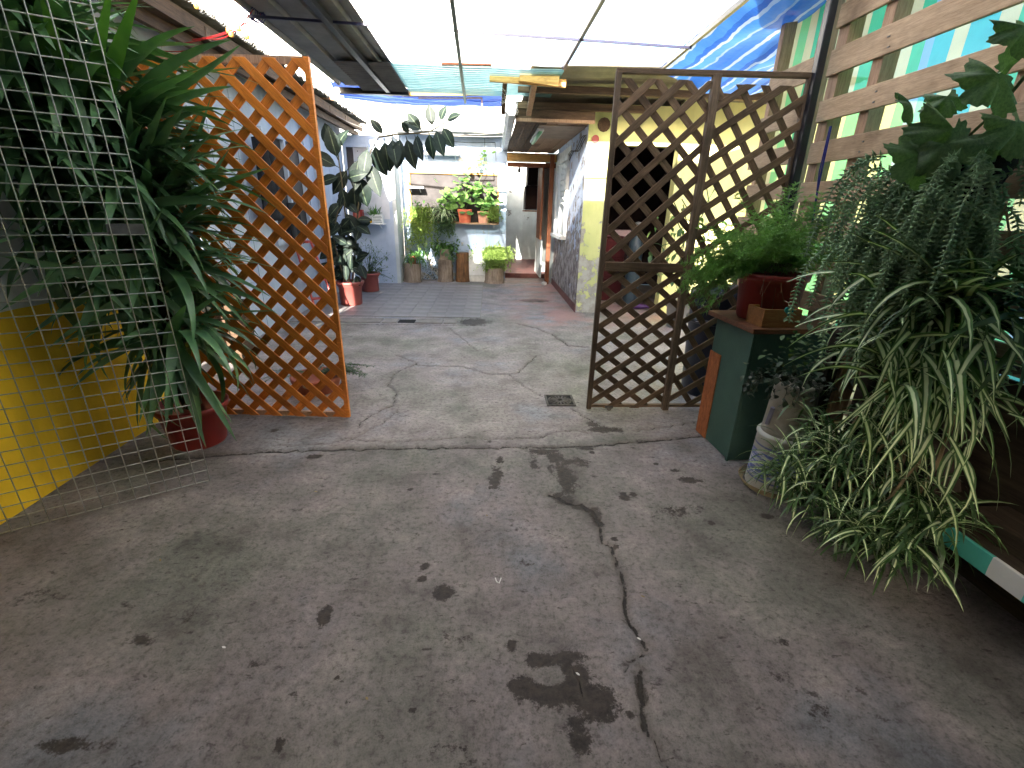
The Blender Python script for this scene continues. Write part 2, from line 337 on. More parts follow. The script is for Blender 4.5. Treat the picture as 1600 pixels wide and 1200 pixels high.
def scatter(parent, c, n, meshes, spread, L, elev=(-.3, 1.2), name='leaf', az=None, up=(0, 0, 1), wr=None, clip=None):
    """leaves leaving a centre: each one an object that shares its mesh with its like"""
    c = Vector(c)
    for k in range(n):
        a = random.uniform(*(az or (0, 2 * math.pi))); e = random.uniform(*elev); d = Vector((math.cos(a) * math.cos(e), math.sin(a) * math.cos(e), math.sin(e)))
        b = c + Vector((random.gauss(0, spread[0]), random.gauss(0, spread[1]), random.gauss(0, spread[2])))
        l = random.uniform(*L)
        if clip:
            for _ in range(8):
                if clip(b + d * l * .9): break
                a = random.uniform(*(az or (0, 2 * math.pi))); e = random.uniform(*elev); d = Vector((math.cos(a) * math.cos(e), math.sin(a) * math.cos(e), math.sin(e)))
            else: continue
        inst(name, random.choice(meshes), frame(b, d, up, random.uniform(-.35, .35), l, l * (wr or 1)), parent)
def tuft(mb, c, d, L, w, bend, seg=4):                   # one leaf merged into a mesh of many
    c, d = Vector(c), Vector(d).normalized(); sdv = d.cross(Vector((0, 0, 1)))
    if sdv.length < .05: sdv = Vector((1, 0, 0))
    sdv.normalize(); vs = []; p = c.copy(); dd = d.copy(); uv = []
    for i in range(seg + 1):
        t = i / seg; ww = w * (math.sin(math.pi * (t * .9 + .08)) if i < seg else .02)
        vs += [p - sdv * ww / 2, p + sdv * ww / 2]; uv += [(0, t), (1, t)]
        dd = (dd + Vector((0, 0, -bend / seg))).normalized(); p = p + dd * (L / seg)
    mb.add(vs, [(2 * i, 2 * i + 1, 2 * i + 3, 2 * i + 2) for i in range(seg)], uv)
# ================================================================== THE SETTING
# ground sheet and the near slab with its real cracks and stains
def zp2(a, b, ox, oy, s): return (ox + a * s, oy + b * s)
A_ = lambda *p: [zp2(x, y, 400, 440, .4375) for x, y in p]
B_ = lambda *p: [zp2(x, y, 700, 750, .375) for x, y in p]
CRACKS = [
    (.013, A_((-400, 640), (0, 608), (300, 598), (700, 592), (1100, 588), (1250, 580), (1600, 552), (1900, 530))),
    (.006, A_((60, 585), (260, 578), (330, 558), (390, 568), (500, 570), (640, 565), (720, 555), (850, 562), (1010, 558), (1080, 535), (1130, 530), (1200, 545))),
    (.008, A_((500, 262), (560, 285), (590, 300), (740, 303), (830, 330), (905, 330), (935, 325), (1000, 265))),
    (.008, A_((575, 290), (490, 330), (470, 365), (500, 390), (490, 440), (440, 460), (370, 500), (368, 520))),
    (.006, A_((905, 330), (960, 375), (1020, 410))), (.007, A_((690, 165), (740, 205), (790, 245), (830, 235))),
    (.012, A_((930, 150), (1000, 165), (1060, 190), (1120, 230), (1185, 235))), (.010, A_((1130, 455), (1200, 495), (1250, 520), (1310, 532))),
    (.016, B_((420, 60), (480, 85), (560, 100))), (.028, B_((560, 100), (600, 125), (635, 180))), (.011, B_((635, 180), (640, 235), (690, 310), (720, 380))),
    (.013, B_((720, 380), (740, 450), (740, 540), (770, 610), (800, 655), (830, 700))), (.006, B_((830, 700), (760, 750), (740, 790))),
    (.014, B_((800, 790), (800, 850), (810, 930), (820, 1040))), (.007, B_((820, 1040), (870, 1090), (890, 1160), (930, 1200))),
    (.006, A_((1130, 1380), (1180, 1500))), (.007, [(1100, 655), (1030, 668), (990, 672)]), (.005, [(540, 690), (600, 660), (620, 640)]),
    (.012, [(500, 508), (640, 507), (760, 509)]), (.005, [(722, 505), (725, 465), (735, 450)]),
]
STAINS = [  # centre and half size as measured, strength
    (865, 1082, 62, 26, 1), (930, 1095, 34, 34, 1), (845, 1032, 26, 13, 1), (815, 1075, 22, 18, .9), (905, 1145, 20, 30, .9), (885, 1030, 30, 12, .9), (900, 1055, 26, 22, 1),
    (1000, 1075, 10, 24, .8), (985, 1118, 8, 8, .9), (507, 962, 9, 18, 1), (692, 925, 16, 12, 1), (663, 885, 8, 6, 1), (400, 1038, 22, 8, .8), (435, 1165, 8, 22, .8), (110, 1165, 60, 16, .8),
    (545, 1095, 5, 5, 1), (645, 1110, 5, 5, 1), (527, 1058, 4, 4, 1), (800, 1010, 9, 9, 1), (975, 777, 9, 7, 1), (990, 773, 6, 4, 1), (885, 781, 14, 7, 1), (905, 790, 12, 6, .9),
    (932, 806, 9, 16, .9), (960, 842, 6, 3, 1), (963, 853, 5, 4, 1), (1060, 800, 48, 14, .55), (1078, 751, 18, 5, .9), (1112, 818, 6, 3, 1), (1198, 807, 10, 4, 1), (1225, 1005, 12, 12, .7),
    (870, 715, 16, 8, .9), (775, 745, 12, 20, .8), (885, 745, 16, 24, .95), (845, 705, 26, 5, .9), (780, 720, 8, 8, .8), (900, 722, 22, 7, .8), (915, 700, 18, 4, .85), (862, 735, 8, 10, .75), (835, 725, 9, 12, .7), (1000, 690, 14, 4, .7), (870, 775, 10, 6, .9), (945, 671, 26, 5, 1), (925, 663, 10, 5, .8), (740, 503, 24, 5, 1), (835, 470, 26, 2.5, .9),
    (492, 714, 14, 4, .9), (430, 672, 8, 4, .8), (925, 707, 4, 2.5, 1), (1055, 735, 10, 3, .8), (660, 905, 7, 5, .9), (765, 690, 5, 3, .7), (640, 765, 5, 2, .9), (1025, 725, 4, 2, 1), (766, 762, 4, 2.5, 1),
    (1210, 1060, 30, 24, .45), (300, 960, 40, 12, .5), (220, 1000, 40, 12, .5), (560, 900, 40, 10, .45), (1265, 1120, 60, 30, .4), (60, 930, 50, 16, .5), (700, 1170, 30, 12, .55), (810, 880, 30, 12, .5), (740, 1000, 60, 12, .35), (620, 830, 60, 10, .4),
]
def concrete_floor():
    X0, X1, Y0, Y1, dx = -2.9, 2.9, .55, 10.4, .0135
    nx, ny = int((X1 - X0) / dx), int((Y1 - Y0) / dx)
    xs = np.linspace(X0, X1, nx + 1); ys = np.linspace(Y0, Y1, ny + 1); XX, YY = np.meshgrid(xs, ys); P = np.stack([XX.ravel(), YY.ravel()], 1)
    crack = np.full(len(P), 1.0)
    def gp(px, py): g = gz(px, py); return np.array([g.x, g.y])
    for w, pts in CRACKS:
        g = [gp(*p) for p in pts if p[1] < 1250]
        q = [g[0]]                                      # jagged: subdivide and push sideways
        for a, b in zip(g[:-1], g[1:]):
            n = max(1, int(np.linalg.norm(b - a) / .032))
            for k in range(1, n + 1):
                c = a + (b - a) * k / n
                if k < n: c = c + rng.normal(0, .0085, 2)
                q.append(c)
        for a, b in zip(q[:-1], q[1:]):
            lo = np.minimum(a, b) - .1; hi = np.maximum(a, b) + .1
            i0, i1 = np.searchsorted(xs, (lo[0], hi[0])); j0, j1 = np.searchsorted(ys, (lo[1], hi[1]))
            if i0 >= i1 or j0 >= j1: continue
            idx = (np.arange(j0, j1)[:, None] * (nx + 1) + np.arange(i0, i1)[None, :]).ravel()
            d = b - a; L = max(d @ d, 1e-9); t = np.clip(((P[idx] - a) @ d) / L, 0, 1)
            ds = np.linalg.norm(P[idx] - a - t[:, None] * d, axis=1) / (w * 6 * .55)
            crack[idx] = np.minimum(crack[idx], ds)
    stain = np.zeros(len(P))
    for px, py, rx, ry, s in STAINS:
        c = gp(px, py); a = abs(gp(px + rx, py)[0] - c[0]); b = abs(gp(px, py - ry)[1] - c[1])
        r = ((P[:, 0] - c[0]) / a) ** 2 + ((P[:, 1] - c[1]) / b) ** 2
        stain = np.maximum(stain, s * np.exp(-.69 * r))
    c = gp(858, 1058); r = ((P[:, 0] - c[0]) / .045) ** 2 + ((P[:, 1] - c[1]) / .035) ** 2; stain *= 1 - .9 * np.exp(-r ** 2)
    gx, gy = P[:, 0], P[:, 1]
    red = np.clip((gx - .1) / .6, 0, 1) * np.clip((gy - 5.6) / .8, 0, 1) + .9 * np.exp(-((gx - .9) / .35) ** 2 - ((gy - 6.4) / .35) ** 2)
    z = -.012 * np.exp(-(crack * 3) ** 2) + .002 * np.sin(gx * 3.1 + 1) * np.sin(gy * 2.3)
    V = np.stack([gx, gy, z], 1)
    i = np.arange(nx)[None, :] + np.arange(ny)[:, None] * (nx + 1); i = i.ravel()
    Fc = np.stack([i, i + 1, i + nx + 2, i + nx + 1], 1).astype(np.int32)
    me = bpy.data.meshes.new('concrete_floor'); me.vertices.add(len(V)); me.vertices.foreach_set('co', V.ravel().astype(np.float32))
    me.loops.add(Fc.size); me.loops.foreach_set('vertex_index', Fc.ravel()); me.polygons.add(len(Fc))
    me.polygons.foreach_set('loop_start', np.arange(0, Fc.size, 4, dtype=np.int32)); me.polygons.foreach_set('use_smooth', [True] * len(Fc)); me.update()
    for nm, ar in (('crack', crack), ('stain', stain), ('red', red)):
        me.attributes.new(nm, 'FLOAT', 'POINT').data.foreach_set('value', ar.astype(np.float32))
    m, nt, p = newmat('worn_concrete'); co = coord(nt)
    at_ = lambda n: ND(nt, 'ShaderNodeAttribute', attribute_name=n).outputs['Fac']
    big = noi(nt, co, .9, 5, .6); mid = noi(nt, co, 3.2, 8, .7); fine = noi(nt, co, 38, 8, .75); grit = noi(nt, co, 160, 4, .7)
    col = ramp(nt, big, [(.38, (.155, .16, .145)), (.47, (.215, .205, .20)), (.53, (.225, .205, .21)), (.62, (.19, .2, .225))])
    col = mixc(nt, 1.0, col, ramp(nt, mid, [(.36, (.55, .53, .5)), (.46, (.85, .83, .81)), (.54, (1.02, 1, .98)), (.64, (1.3, 1.27, 1.22))]), 'MULTIPLY')
    col = mixc(nt, .8, col, ramp(nt, fine, [(.36, (.35, .32, .3)), (.47, (.9, .89, .88)), (.6, (1.2, 1.18, 1.16))]), 'MULTIPLY')
    col = mixc(nt, .5, col, ramp(nt, grit, [(.32, (.45, .42, .4)), (.5, (1, 1, 1)), (.7, (1.15, 1.13, 1.1))]), 'MULTIPLY')
    sc = noi(nt, co, 12, 8, .72, (1, 2.0, 1)); col = mixc(nt, .85, col, ramp(nt, sc, [(.35, (.2, .17, .15)), (.40, (1, 1, 1))]), 'MULTIPLY')   # small dark pits
    st = mth(nt, 'ADD', mth(nt, 'MULTIPLY', at_('stain'), 1.05), mth(nt, 'MULTIPLY', mth(nt, 'SUBTRACT', noi(nt, co, 11, 12, .85), .5), 3.0))
    sm = ramp(nt, st, [(.46, (0, 0, 0)), (.62, (1, 1, 1))])
    col = mixc(nt, mth(nt, 'MULTIPLY', sm, .93), col, mixc(nt, ramp(nt, fine, [(.4, (0, 0, 0)), (.6, (1, 1, 1))]), (.011, .008, .006), (.045, .033, .027)))
    rd = mth(nt, 'MULTIPLY', at_('red'), ramp(nt, noi(nt, co, 2.2, 6, .6), [(.4, (0, 0, 0)), (.62, (1, 1, 1))]), True)
    col = mixc(nt, mth(nt, 'MULTIPLY', rd, .6), col, (.30, .15, .13))
    ck = mth(nt, 'ADD', at_('crack'), mth(nt, 'MULTIPLY', mth(nt, 'SUBTRACT', noi(nt, co, 30, 8, .8), .5), .8))
    cm = ramp(nt, ck, [(.13, (1, 1, 1)), (.2, (0, 0, 0))]); halo = ramp(nt, ck, [(.12, (1, 1, 1)), (.9, (0, 0, 0))])
    col = mixc(nt, mth(nt, 'MULTIPLY', halo, .42), col, (.09, .075, .062)); col = mixc(nt, mth(nt, 'MULTIPLY', cm, .92), col, (.02, .016, .012))
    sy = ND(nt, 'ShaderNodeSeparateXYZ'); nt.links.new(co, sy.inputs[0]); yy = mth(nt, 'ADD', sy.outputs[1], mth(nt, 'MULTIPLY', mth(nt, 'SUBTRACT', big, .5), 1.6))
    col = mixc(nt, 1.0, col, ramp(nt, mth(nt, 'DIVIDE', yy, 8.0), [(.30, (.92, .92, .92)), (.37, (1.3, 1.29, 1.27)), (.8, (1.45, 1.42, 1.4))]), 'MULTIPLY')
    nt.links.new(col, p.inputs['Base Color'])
    nt.links.new(ramp(nt, mth(nt, 'ADD', mid, mth(nt, 'MULTIPLY', fine, .5)), [(.5, (.48, .48, .48)), (.9, (.78, .78, .78))]), p.inputs['Roughness']); p.inputs['Specular IOR Level'].default_value = .42
    h = mth(nt, 'ADD', mth(nt, 'MULTIPLY', fine, .6), mth(nt, 'ADD', mth(nt, 'MULTIPLY', mid, .8), mth(nt, 'MULTIPLY', grit, .15)))
    h = mth(nt, 'SUBTRACT', h, mth(nt, 'MULTIPLY', cm, .6)); bump(nt, p, h, .8, .014)
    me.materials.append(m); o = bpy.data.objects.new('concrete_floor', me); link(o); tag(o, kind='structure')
concrete_floor()
m_ground = M('plain_ground', (.22, .2, .18), (.13, .12, .1), 2, .9, .3, 20)
tag(MB().add([(-60, -60, -.02), (60, -60, -.02), (60, 60, -.02), (-60, 60, -.02)], [(0, 1, 2, 3)]).build('ground', m_ground), kind='structure')
# tiled part of the floor: each tile a piece
tf = tag(MB().box(-2.64, -.12, 6.34, 9.26, -.01, .003).build('tiled_floor', m_slabs), kind='structure')
tm = [MB().box(-.1235, .1235, -.141, .141, 0, .005).mesh('tile', m_tile) for _ in range(1)]
for i in range(10):
    for j in range(10):
        inst('tile', tm[0], Matrix.Translation((-2.51 + i * .251, 6.49 + j * .288, .003 + random.uniform(-.001, .002))) @ Matrix.Rotation(random.uniform(-.006, .006), 4, 'Z'), tf)
# channel covers across the yard
for k, (x0, x1) in enumerate(((-2.6, -2.02), (-2.0, -1.43), (-1.41, -1.22), (-.98, -.62), (-.60, -.44))):
    o = MB().box(x0, x1, 5.98, 6.2, -.005, .012).build('channel_cover', m_slabs, bevel=.004)
    tag(o, ['concrete channel cover furthest to the left, behind the orange trellis', 'concrete channel cover second from the left, by the trellis edge', 'short concrete channel cover left of the open drain hole',
            'concrete channel cover just right of the open drain hole', 'small concrete channel cover beside the dark patch'][k], 'channel cover', 'concrete covers over the channel across the yard')  # the patch is one of the dark floor marks
tag(MB().box(-1.21, -.99, 6.0, 6.18, -.018, .0022).build('drain_hole', m_hole), 'dark rectangular hole in the row of channel covers', 'drain hole')
t = thing('floor_drain', 'square iron floor drain with round slotted grate in the concrete', 'drain', (.57, 3.39, 0))
mb = MB()
for a, b, c, d in ((.46, .69, 3.28, 3.295), (.46, .69, 3.485, 3.5), (.46, .475, 3.295, 3.485), (.675, .69, 3.295, 3.485)): mb.box(a, b, c, d, -.002, .010)
mb.build('frame', m_iron, t); MB().box(.475, .675, 3.295, 3.485, -.004, .003).build('sump', m_hole, t)
mb = MB()
for k in range(16):
    a = k * math.pi / 8; mb.beam((.575 + .025 * math.cos(a), 3.39 + .025 * math.sin(a), .007), (.575 + .086 * math.cos(a), 3.39 + .086 * math.sin(a), .007), .012, .006)
for r in (.022, .09):
    q = [(.575 + r * math.cos(k * math.pi / 12), 3.39 + r * math.sin(k * math.pi / 12), .007) for k in range(25)]; mb.tube(q, .006, 4)
mb.build('grate', m_iron, t)

def wallthing(name, label, cat='wall'): return thing(name, label, cat, (0, 0, 0))
# near left wall, yellow below
w = wallthing('yellow_wall', 'low yellow band and grey-white plaster wall behind the yucca')
MB().box(-2.5, -2.305, -3, 3.15, 0, 2.84).build('plaster', m_wht, w)
MB().grid(60, 12, lambda u, v: (-2.298 + .004 * noise.noise((u * 20, v * 5, 0)), -3 + 6.15 * u, v * (.96 - .03 * u + .006 * noise.noise((u * 25, 0, 0))))).build('yellow_band', m_yel, w, True)
# roof over the camera side and the wall behind it
r = wallthing('carport_roof', 'dark sheet roof over the near part of the yard', 'roof')
MB().box(-2.6, 2.3, -3, 1.9, 2.86, 2.9).build('sheeting', m_steel, r); MB().box(-2.6, 2.3, 1.902, 3.62, 2.872, 2.876).build('added_light_strip', m_milky, r)  # milky strip is added, unseen, to pass soft light onto trellises and plants
for y in (-2, 0, 2, 3.5): MB().box(-2.3, 2.2, y - .04, y + .04, 2.76, 2.858).build('beam', m_beamx, r)
tag(MB().box(-9, 9, -12.6, -12, 0, 6.6).build('sun_screen_block', m_grey), 'unseen grey block added behind the viewpoint to hold off the low sun', 'house')  # added out of view to keep low sun out of the rear opening
tag(MB().box(-3.4, 2.5, -3.1, -3.004, 0, 2.35).build('rear_light_screen', m_grey), 'unseen grey wall added behind the viewpoint to dim the near floor', 'wall')  # added out of view, narrowing the rear opening to darken the near floor
tag(MB().box(2.3, 2.4, -3, .3, 0, 2.859).build('side_wall', m_grey), 'grey rendered side wall behind the viewpoint on the right', 'wall')
tag(MB().box(-14, 1.6, 14, 14.3, 0, 6.5).build('stucco_wall', m_stucco), 'tall sunlit white stucco wall beyond the end of the yard', 'wall')

# left building: wall, doorway, panels, window
w = wallthing('left_house', 'pale blue boarded house front along the left of the yard', 'house')
MB().box(-2.8, -2.65, 4.55, 9.3, 0, 2.72).build('wall', m_lwall, w)
MB().box(-2.8, -2.653, 4.0, 4.55, 2.2, 2.72).build('lintel', m_lwall, w)
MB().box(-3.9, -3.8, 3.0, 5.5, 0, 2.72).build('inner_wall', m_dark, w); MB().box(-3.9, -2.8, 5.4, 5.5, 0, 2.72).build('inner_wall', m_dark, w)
MB().box(-2.8, -2.66, 3.15, 3.35, 0, 2.72).build('door_jamb', m_redwood, w)
for y0, y1 in ((5.0, 5.012), (5.5, 5.512), (7.9, 7.912), (8.45, 8.462), (9.0, 9.012)): MB().box(-2.652, -2.644, y0, y1, 0, 2.7).build('batten', m_lwall, w)
fr = MB()
for a in ((6.0, 6.07, .95, 2.25), (7.15, 7.22, .95, 2.25), (6.07, 7.15, 2.18, 2.25), (6.07, 7.15, .95, 1.02), (6.58, 6.63, 1.02, 2.18)): fr.box(-2.65, -2.59, a[0], a[1], a[2], a[3])
wf = fr.build('window', m_lwall, w); MB().box(-2.66, -2.635, 6.07, 7.15, 1.02, 2.18).build('pane', m_glass, wf)
MB().box(-2.65, -2.6, 7.3, 7.4, 0, 2.6).build('door_frame', m_lwall, w); MB().box(-2.65, -2.6, 7.72, 7.8, 0, 2.6).build('door_frame', m_lwall, w)
mb = MB()
for k in range(14): z = .5 + k * .14; mb.lathe((-2.6, 4.25, z), [(.02, 0), (.09, .03), (.1, .07), (.09, .11), (.02, .139)], 12)
tag(mb.build('scalloped_panel', M('grey_green_panel', (.26, .29, .25), (.18, .2, .17), 5, .6, .1)), 'grey green scalloped panel hanging beside the doorway, behind the orange trellis', 'panel')
tag(MB().box(-2.62, -2.55, 3.72, 3.9, 0, 2.4).build('upright_plank', m_redwood), 'brown upright plank in the doorway behind the orange trellis', 'plank')
tag(MB().box(-3.6, -2.83, 3.5, 4.6, -.01, 2.2).build('doorway_block', m_dark), 'dark block filling the left doorway', 'cupboard')  # dark fill standing in for the unlit inside of the doorway
mb = MB()
for k in range(9):
    z = .72 + .02 * k; mb.lathe((-2.5, 4.45, .55 + k * .0), [(.001, 0), (.13, .02), (.16, .1), (.13, .2), (.001, .24)], 18); break
o = mb.build('round_tub', M('black_rubber', (.012, .012, .012), (.008, .008, .008), 6, .5, .1), None, True); tag(o, 'black round tub on a crate behind the orange trellis', 'tub')
tag(MB().box(-2.63, -2.36, 4.3, 4.6, 0, .56).build('storage_crate', m_beam), 'brown crate under the black tub behind the orange trellis', 'crate')
# a dark coat on the wall
mb = MB(); mb.grid(10, 16, lambda u, v: (-2.5 + .05 * math.sin(u * 12 + v * 2), 5.75 + (u - .5) * (.3 + .22 * (1 - v)) + 0, 1.25 + .85 * v))
tag(mb.build('hanging_coat', M('black_cloth', (.02, .022, .028), (.01, .01, .014), 8, .9, .3), None, True, solid=.03), 'dark coat hanging on the pale blue wall behind the trellis', 'coat')
mb = MB(); mb.grid(8, 14, lambda u, v: (-2.5 + .04 * math.sin(u * 10), 6.35 + (u - .5) * .3, .95 + .5 * v))
tag(mb.build('hanging_bag', M('charcoal_cloth', (.03, .032, .035), (.015, .015, .016), 8, .9, .3), None, True, solid=.04), 'charcoal bag hanging under the window behind the trellis', 'bag')

# left eave
r = wallthing('left_roof', 'old timber eave with grey roofing along the left house', 'roof')
for k in range(7):
    x = -2.36 - k * .2; MB().box(x - .19, x, 2.6, 9.6, 2.77 + k * .012, 2.79 + k * .012).build('board', m_beam, r)
for k in range(9): y = 3.1 + k * .78; MB().beam((-2.32, y, 2.73), (-3.7, y, 2.8), .06, .085).build('rafter', m_beamx, r)
MB().box(-2.36, -2.325, 2.6, 9.6, 2.69, 2.80).build('fascia_board', m_beam, r)
MB().box(-2.45, -2.40, 2.6, 9.6, 2.60, 2.68).build('wall_plate', m_beam, r)
MB().grid(120, 8, lambda u, v: (-2.26 - v * 1.6, 2.6 + u * 7.1, 2.845 + v * .16 + .018 * math.sin(u * 7.1 / .17 * 6.283 / 1) + .02 * noise.noise((u * 30, v * 4, 0)))).build('roofing', M('mossy_fibre_cement', (.2, .19, .16), (.08, .075, .06), 9, .9, .7, 40), r, True, solid=.012)
mb = MB()
for k in range(260):
    y = random.uniform(2.8, 9); x = -2.27 + random.gauss(0, .04); mb.tube([(x, y, 2.87), (x + random.uniform(-.06, .06), y + random.uniform(-.08, .08), 2.88 + random.uniform(0, .05))], .003, 3)
tag(mb.build('roof_litter', m_dry, r), kind='stuff')

# far wall, left part (nearer) and right part with the window recess
w = wallthing('grey_end_wall', 'pale grey end wall with a plastic cover left of the blue wall')
MB().box(-2.645, -1.82, 9.302, 9.45, .0, 2.6).build('wall', m_lwall, w)
MB().box(-1.8195, -1.75, 9.31, 9.895, 0, 2.62).build('side', m_wht, w)
MB().grid(14, 20, lambda u, v: (-2.45 + .58 * u, 9.27 + .02 * noise.noise((u * 4, v * 7, 3)), 1.2 + 1.2 * v)).build('plastic_cover', m_plast, w, True)
fr = MB()
for a in ((-2.62, -2.57, 1.9, 2.45), (-2.2, -2.16, 1.9, 2.45), (-2.57, -2.2, 2.4, 2.45), (-2.57, -2.2, 1.9, 1.94)): fr.box(a[0], a[1], 9.24, 9.3, a[2], a[3])
f_ = fr.build('window', m_lwall, w); MB().box(-2.57, -2.2, 9.28, 9.299, 1.94, 2.4).build('pane', m_glass, f_)
w = wallthing('blue_end_wall', 'pale blue end wall with a wide dark window behind the flower shelf')
for nm, a in (('pier', (-1.745, -1.6, 0, 2.72)), ('pier', (.19, .335, 0, 2.72)), ('apron', (-1.6, .19, 0, 1.13)), ('head', (-1.6, .19, 2.08, 2.72))):
    MB().box(a[0], a[1], 9.9, 10.02, a[2], a[3]).build(nm, m_blue, w)
for x in (-1.2, -.75, -.3, -.02): MB().box(x, x + .006, 9.896, 9.9, .02, 1.12).build('board_joint', m_wht, w)
fr = MB()
for a in ((-1.6, -1.565, 1.13, 2.08), (.155, .19, 1.13, 2.08), (-1.565, .155, 2.045, 2.08), (-1.565, .155, 1.13, 1.16)): fr.box(a[0], a[1], 9.93, 9.98, a[2], a[3])
f_ = fr.build('window', m_pine, w); MB().box(-1.57, .16, 9.975, 9.99, 1.15, 2.05).build('pane', m_glass, f_)
MB().box(-1.76, .27, 9.42, 10.06, 2.722, 2.79).build('coping', m_grey, w)
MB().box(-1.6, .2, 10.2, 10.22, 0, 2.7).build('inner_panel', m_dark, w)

# right wall (flaking blue) with shuttered window
w = wallthing('right_house', 'flaking blue plaster wall with shuttered window and yellow corner', 'house')
MB().box(1.3, 1.42, 6.803, 9.62, 0, 2.62).build('blue_wall', m_bluer, w)
MB().box(1.288, 1.299, 6.79, 9.6, .0, .11).build('skirting', m_redskirt, w)
MB().box(1.302, 1.68, 6.8, 6.95, 0, 2.74).build('yellow_corner', m_ygrn, w)
MB().box(1.68, 2.55, 6.8, 6.95, 2.27, 2.74).build('door_head', m_paleY, w)
MB().box(2.55, 6.2, 6.8, 6.95, 0, 2.9).build('yellow_wall', m_paleY, w)
MB().box(2.545, 2.62, 6.77, 6.799, 0, 2.3).build('door_frame', m_paleY, w)
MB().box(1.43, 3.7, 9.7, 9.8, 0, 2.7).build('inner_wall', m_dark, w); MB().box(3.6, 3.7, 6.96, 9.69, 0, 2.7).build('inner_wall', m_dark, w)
wd = wallthing('shuttered_window', 'white wooden window with a louvred shutter in the blue wall', 'window')
mb = MB()
for a in ((8.15, 8.22, 1.02, 2.28), (9.33, 9.4, 1.02, 2.28), (8.22, 9.33, 2.2, 2.28), (8.74, 8.8, 1.02, 2.2)): mb.box(1.25, 1.299, a[0], a[1], a[2], a[3])
mb.build('frame', m_white, wd); MB().box(1.2, 1.299, 8.1, 9.45, .96, 1.018).build('sill', m_white, wd); MB().box(1.28, 1.299, 8.22, 9.33, 1.02, 2.2).build('panel', m_white, wd)
sl = MB().box(-.012, .012, -.21, .21, -.035, .035).mesh('louvre_slat', m_white)
for k in range(8): inst('louvre_slat', sl, Matrix.Translation((1.262, 8.5, 1.52 + k * .088)) @ Matrix.Rotation(-.5 + (.5 if k in (3, 5) else 0), 4, 'Y'), wd)
for dx, z, y0 in ((0, 2.36, 8.1),): MB().box(1.285, 1.299, 8.05, 9.5, 2.285, 2.4).build('head_trim', m_white, wd)
# marks on the wall: cable, red disc, beam end
mb = MB()
for s in range(3):
    pts = [(1.285, 6.9 + k * .14, 2.38 + .04 * math.sin(k * .9 + s) - .03 * s - (.012 * k)) for k in range(19)]; mb.tube(pts, .006, 5)
tag(mb.build('wall_cable', M('grey_brown_cable', (.15, .12, .1), (.07, .05, .04), 10, .7, .1)), 'loose brown cables along the top of the flaking blue wall', 'cable')
tag(MB().tube([(1.5, 6.78, 2.5), (1.5, 7.4, 2.53)], .085, 12).build('beam_end', m_beam), 'sawn round beam end over the yellow corner', 'beam')
tag(MB().tube([(1.4, 6.785, 2.33), (1.4, 6.799, 2.33)], .05, 16).build('red_disc', m_redpot), 'small red disc fixed high on the yellow corner', 'disc')

# eave over the passage on the right
r = wallthing('passage_roof', 'boarded eave with metal gutter over the right hand passage', 'roof')
for k in range(7):
    x = .34 + k * .138; MB().box(x, x + .132, 6.55, 10.3, 2.5 + (.004 if k % 2 else 0), 2.52 + (.004 if k % 2 else 0)).build('ceiling_board', m_beam if k < 3 else m_palletz, r)
MB().box(.66, 1.29, 6.9, 8.1, 2.485, 2.497).build('plywood', M('pale_plywood', (.36, .28, .2), (.24, .18, .13), 4, .8, .1), r)
MB().box(.32, 1.32, 6.50, 6.545, 2.465, 2.5).build('batten', m_palletz, r)
MB().box(.32, 1.32, 6.52, 6.56, 2.502, 2.6).build('front_board', m_beamx, r)
MB().box(.32, 2.0, 6.6, 6.66, 2.62, 2.7).build('front_beam', m_beamx, r)
mb = MB(); prof = [(.2, 2.64), (.19, 2.54), (.23, 2.49), (.3, 2.49), (.325, 2.54), (.325, 2.65)]
mb.grid(1, 5, lambda u, v: (prof[round(v * 5)][0] + .03 * u, 6.3 + 3.6 * u, prof[round(v * 5)][1])); mb.build('gutter', m_galv, r, solid=.006)
mb = MB().grid(40, 90, lambda u, v: (.42 + 3.6 * u, 5.5 + 4.5 * v, 2.815 - .09 * v + .014 * math.sin(v * 4.5 / .09 * 6.283) + .03 * math.sin(u * 3) ))
mb.build('roof_sheet', M('khaki_old_sheet', (.22, .2, .14), (.1, .09, .07), 3, .6, .2, 30), r, True, solid=.006)
for a, b in (((.32, 2.0), 5.9),): MB().box(a[0], 4.0, b + .2, b + .26, 2.7, 2.775).build('purlin', m_beamx, r)
o = MB(); o.beam(at(765, 121, 5.75), at(884, 131, 5.75), .04, .075, (0, 0, 1)); tag(o.build('pine_board', m_pine, bevel=.003), 'long pine board lying under the sheet above the gutter', 'board', 'pine boards above the gutter')
o = MB(); o.beam(at(812, 118, 5.66), at(873, 127, 5.66), .045, .105, (0, 0, 1)); tag(o.build('pine_board', m_pine, bevel=.003), 'short bright pine block in front of the long pine board', 'board', 'pine boards above the gutter')
tag(MB().beam(at(789, 128, 6.0), at(786, 176, 6.4), .05, .05, (1, 0, 0)).build('roof_prop', m_beam), 'dark timber prop wrapped in chicken wire under the pine board', 'prop')
tag(MB().beam(at(835, 130, 5.8), at(826, 178, 6.3), .05, .06, (1, 0, 0)).build('roof_prop', m_palletz), 'short timber prop under the pine block, right of the gutter', 'prop')
tag(MB().beam(at(690, 99, 5.45), at(768, 100, 5.45), .04, .03).build('roof_batten', m_redwood), 'short reddish batten lying on the clear roof', 'batten')
t = thing('tube_light', 'green tinted fluorescent tube light under the passage ceiling', 'light', (.68, 7.6, 2.48))
a, b = Vector((.70, 7.15, 2.445)), Vector((.70, 8.35, 2.445))
MB().beam(a + Vector((0, -.03, .022)), b + Vector((0, .03, .022)), .09, .03).build('housing', m_white, t); MB().tube([a, b], .026, 10).build('tube', m_tubeg, t, True)
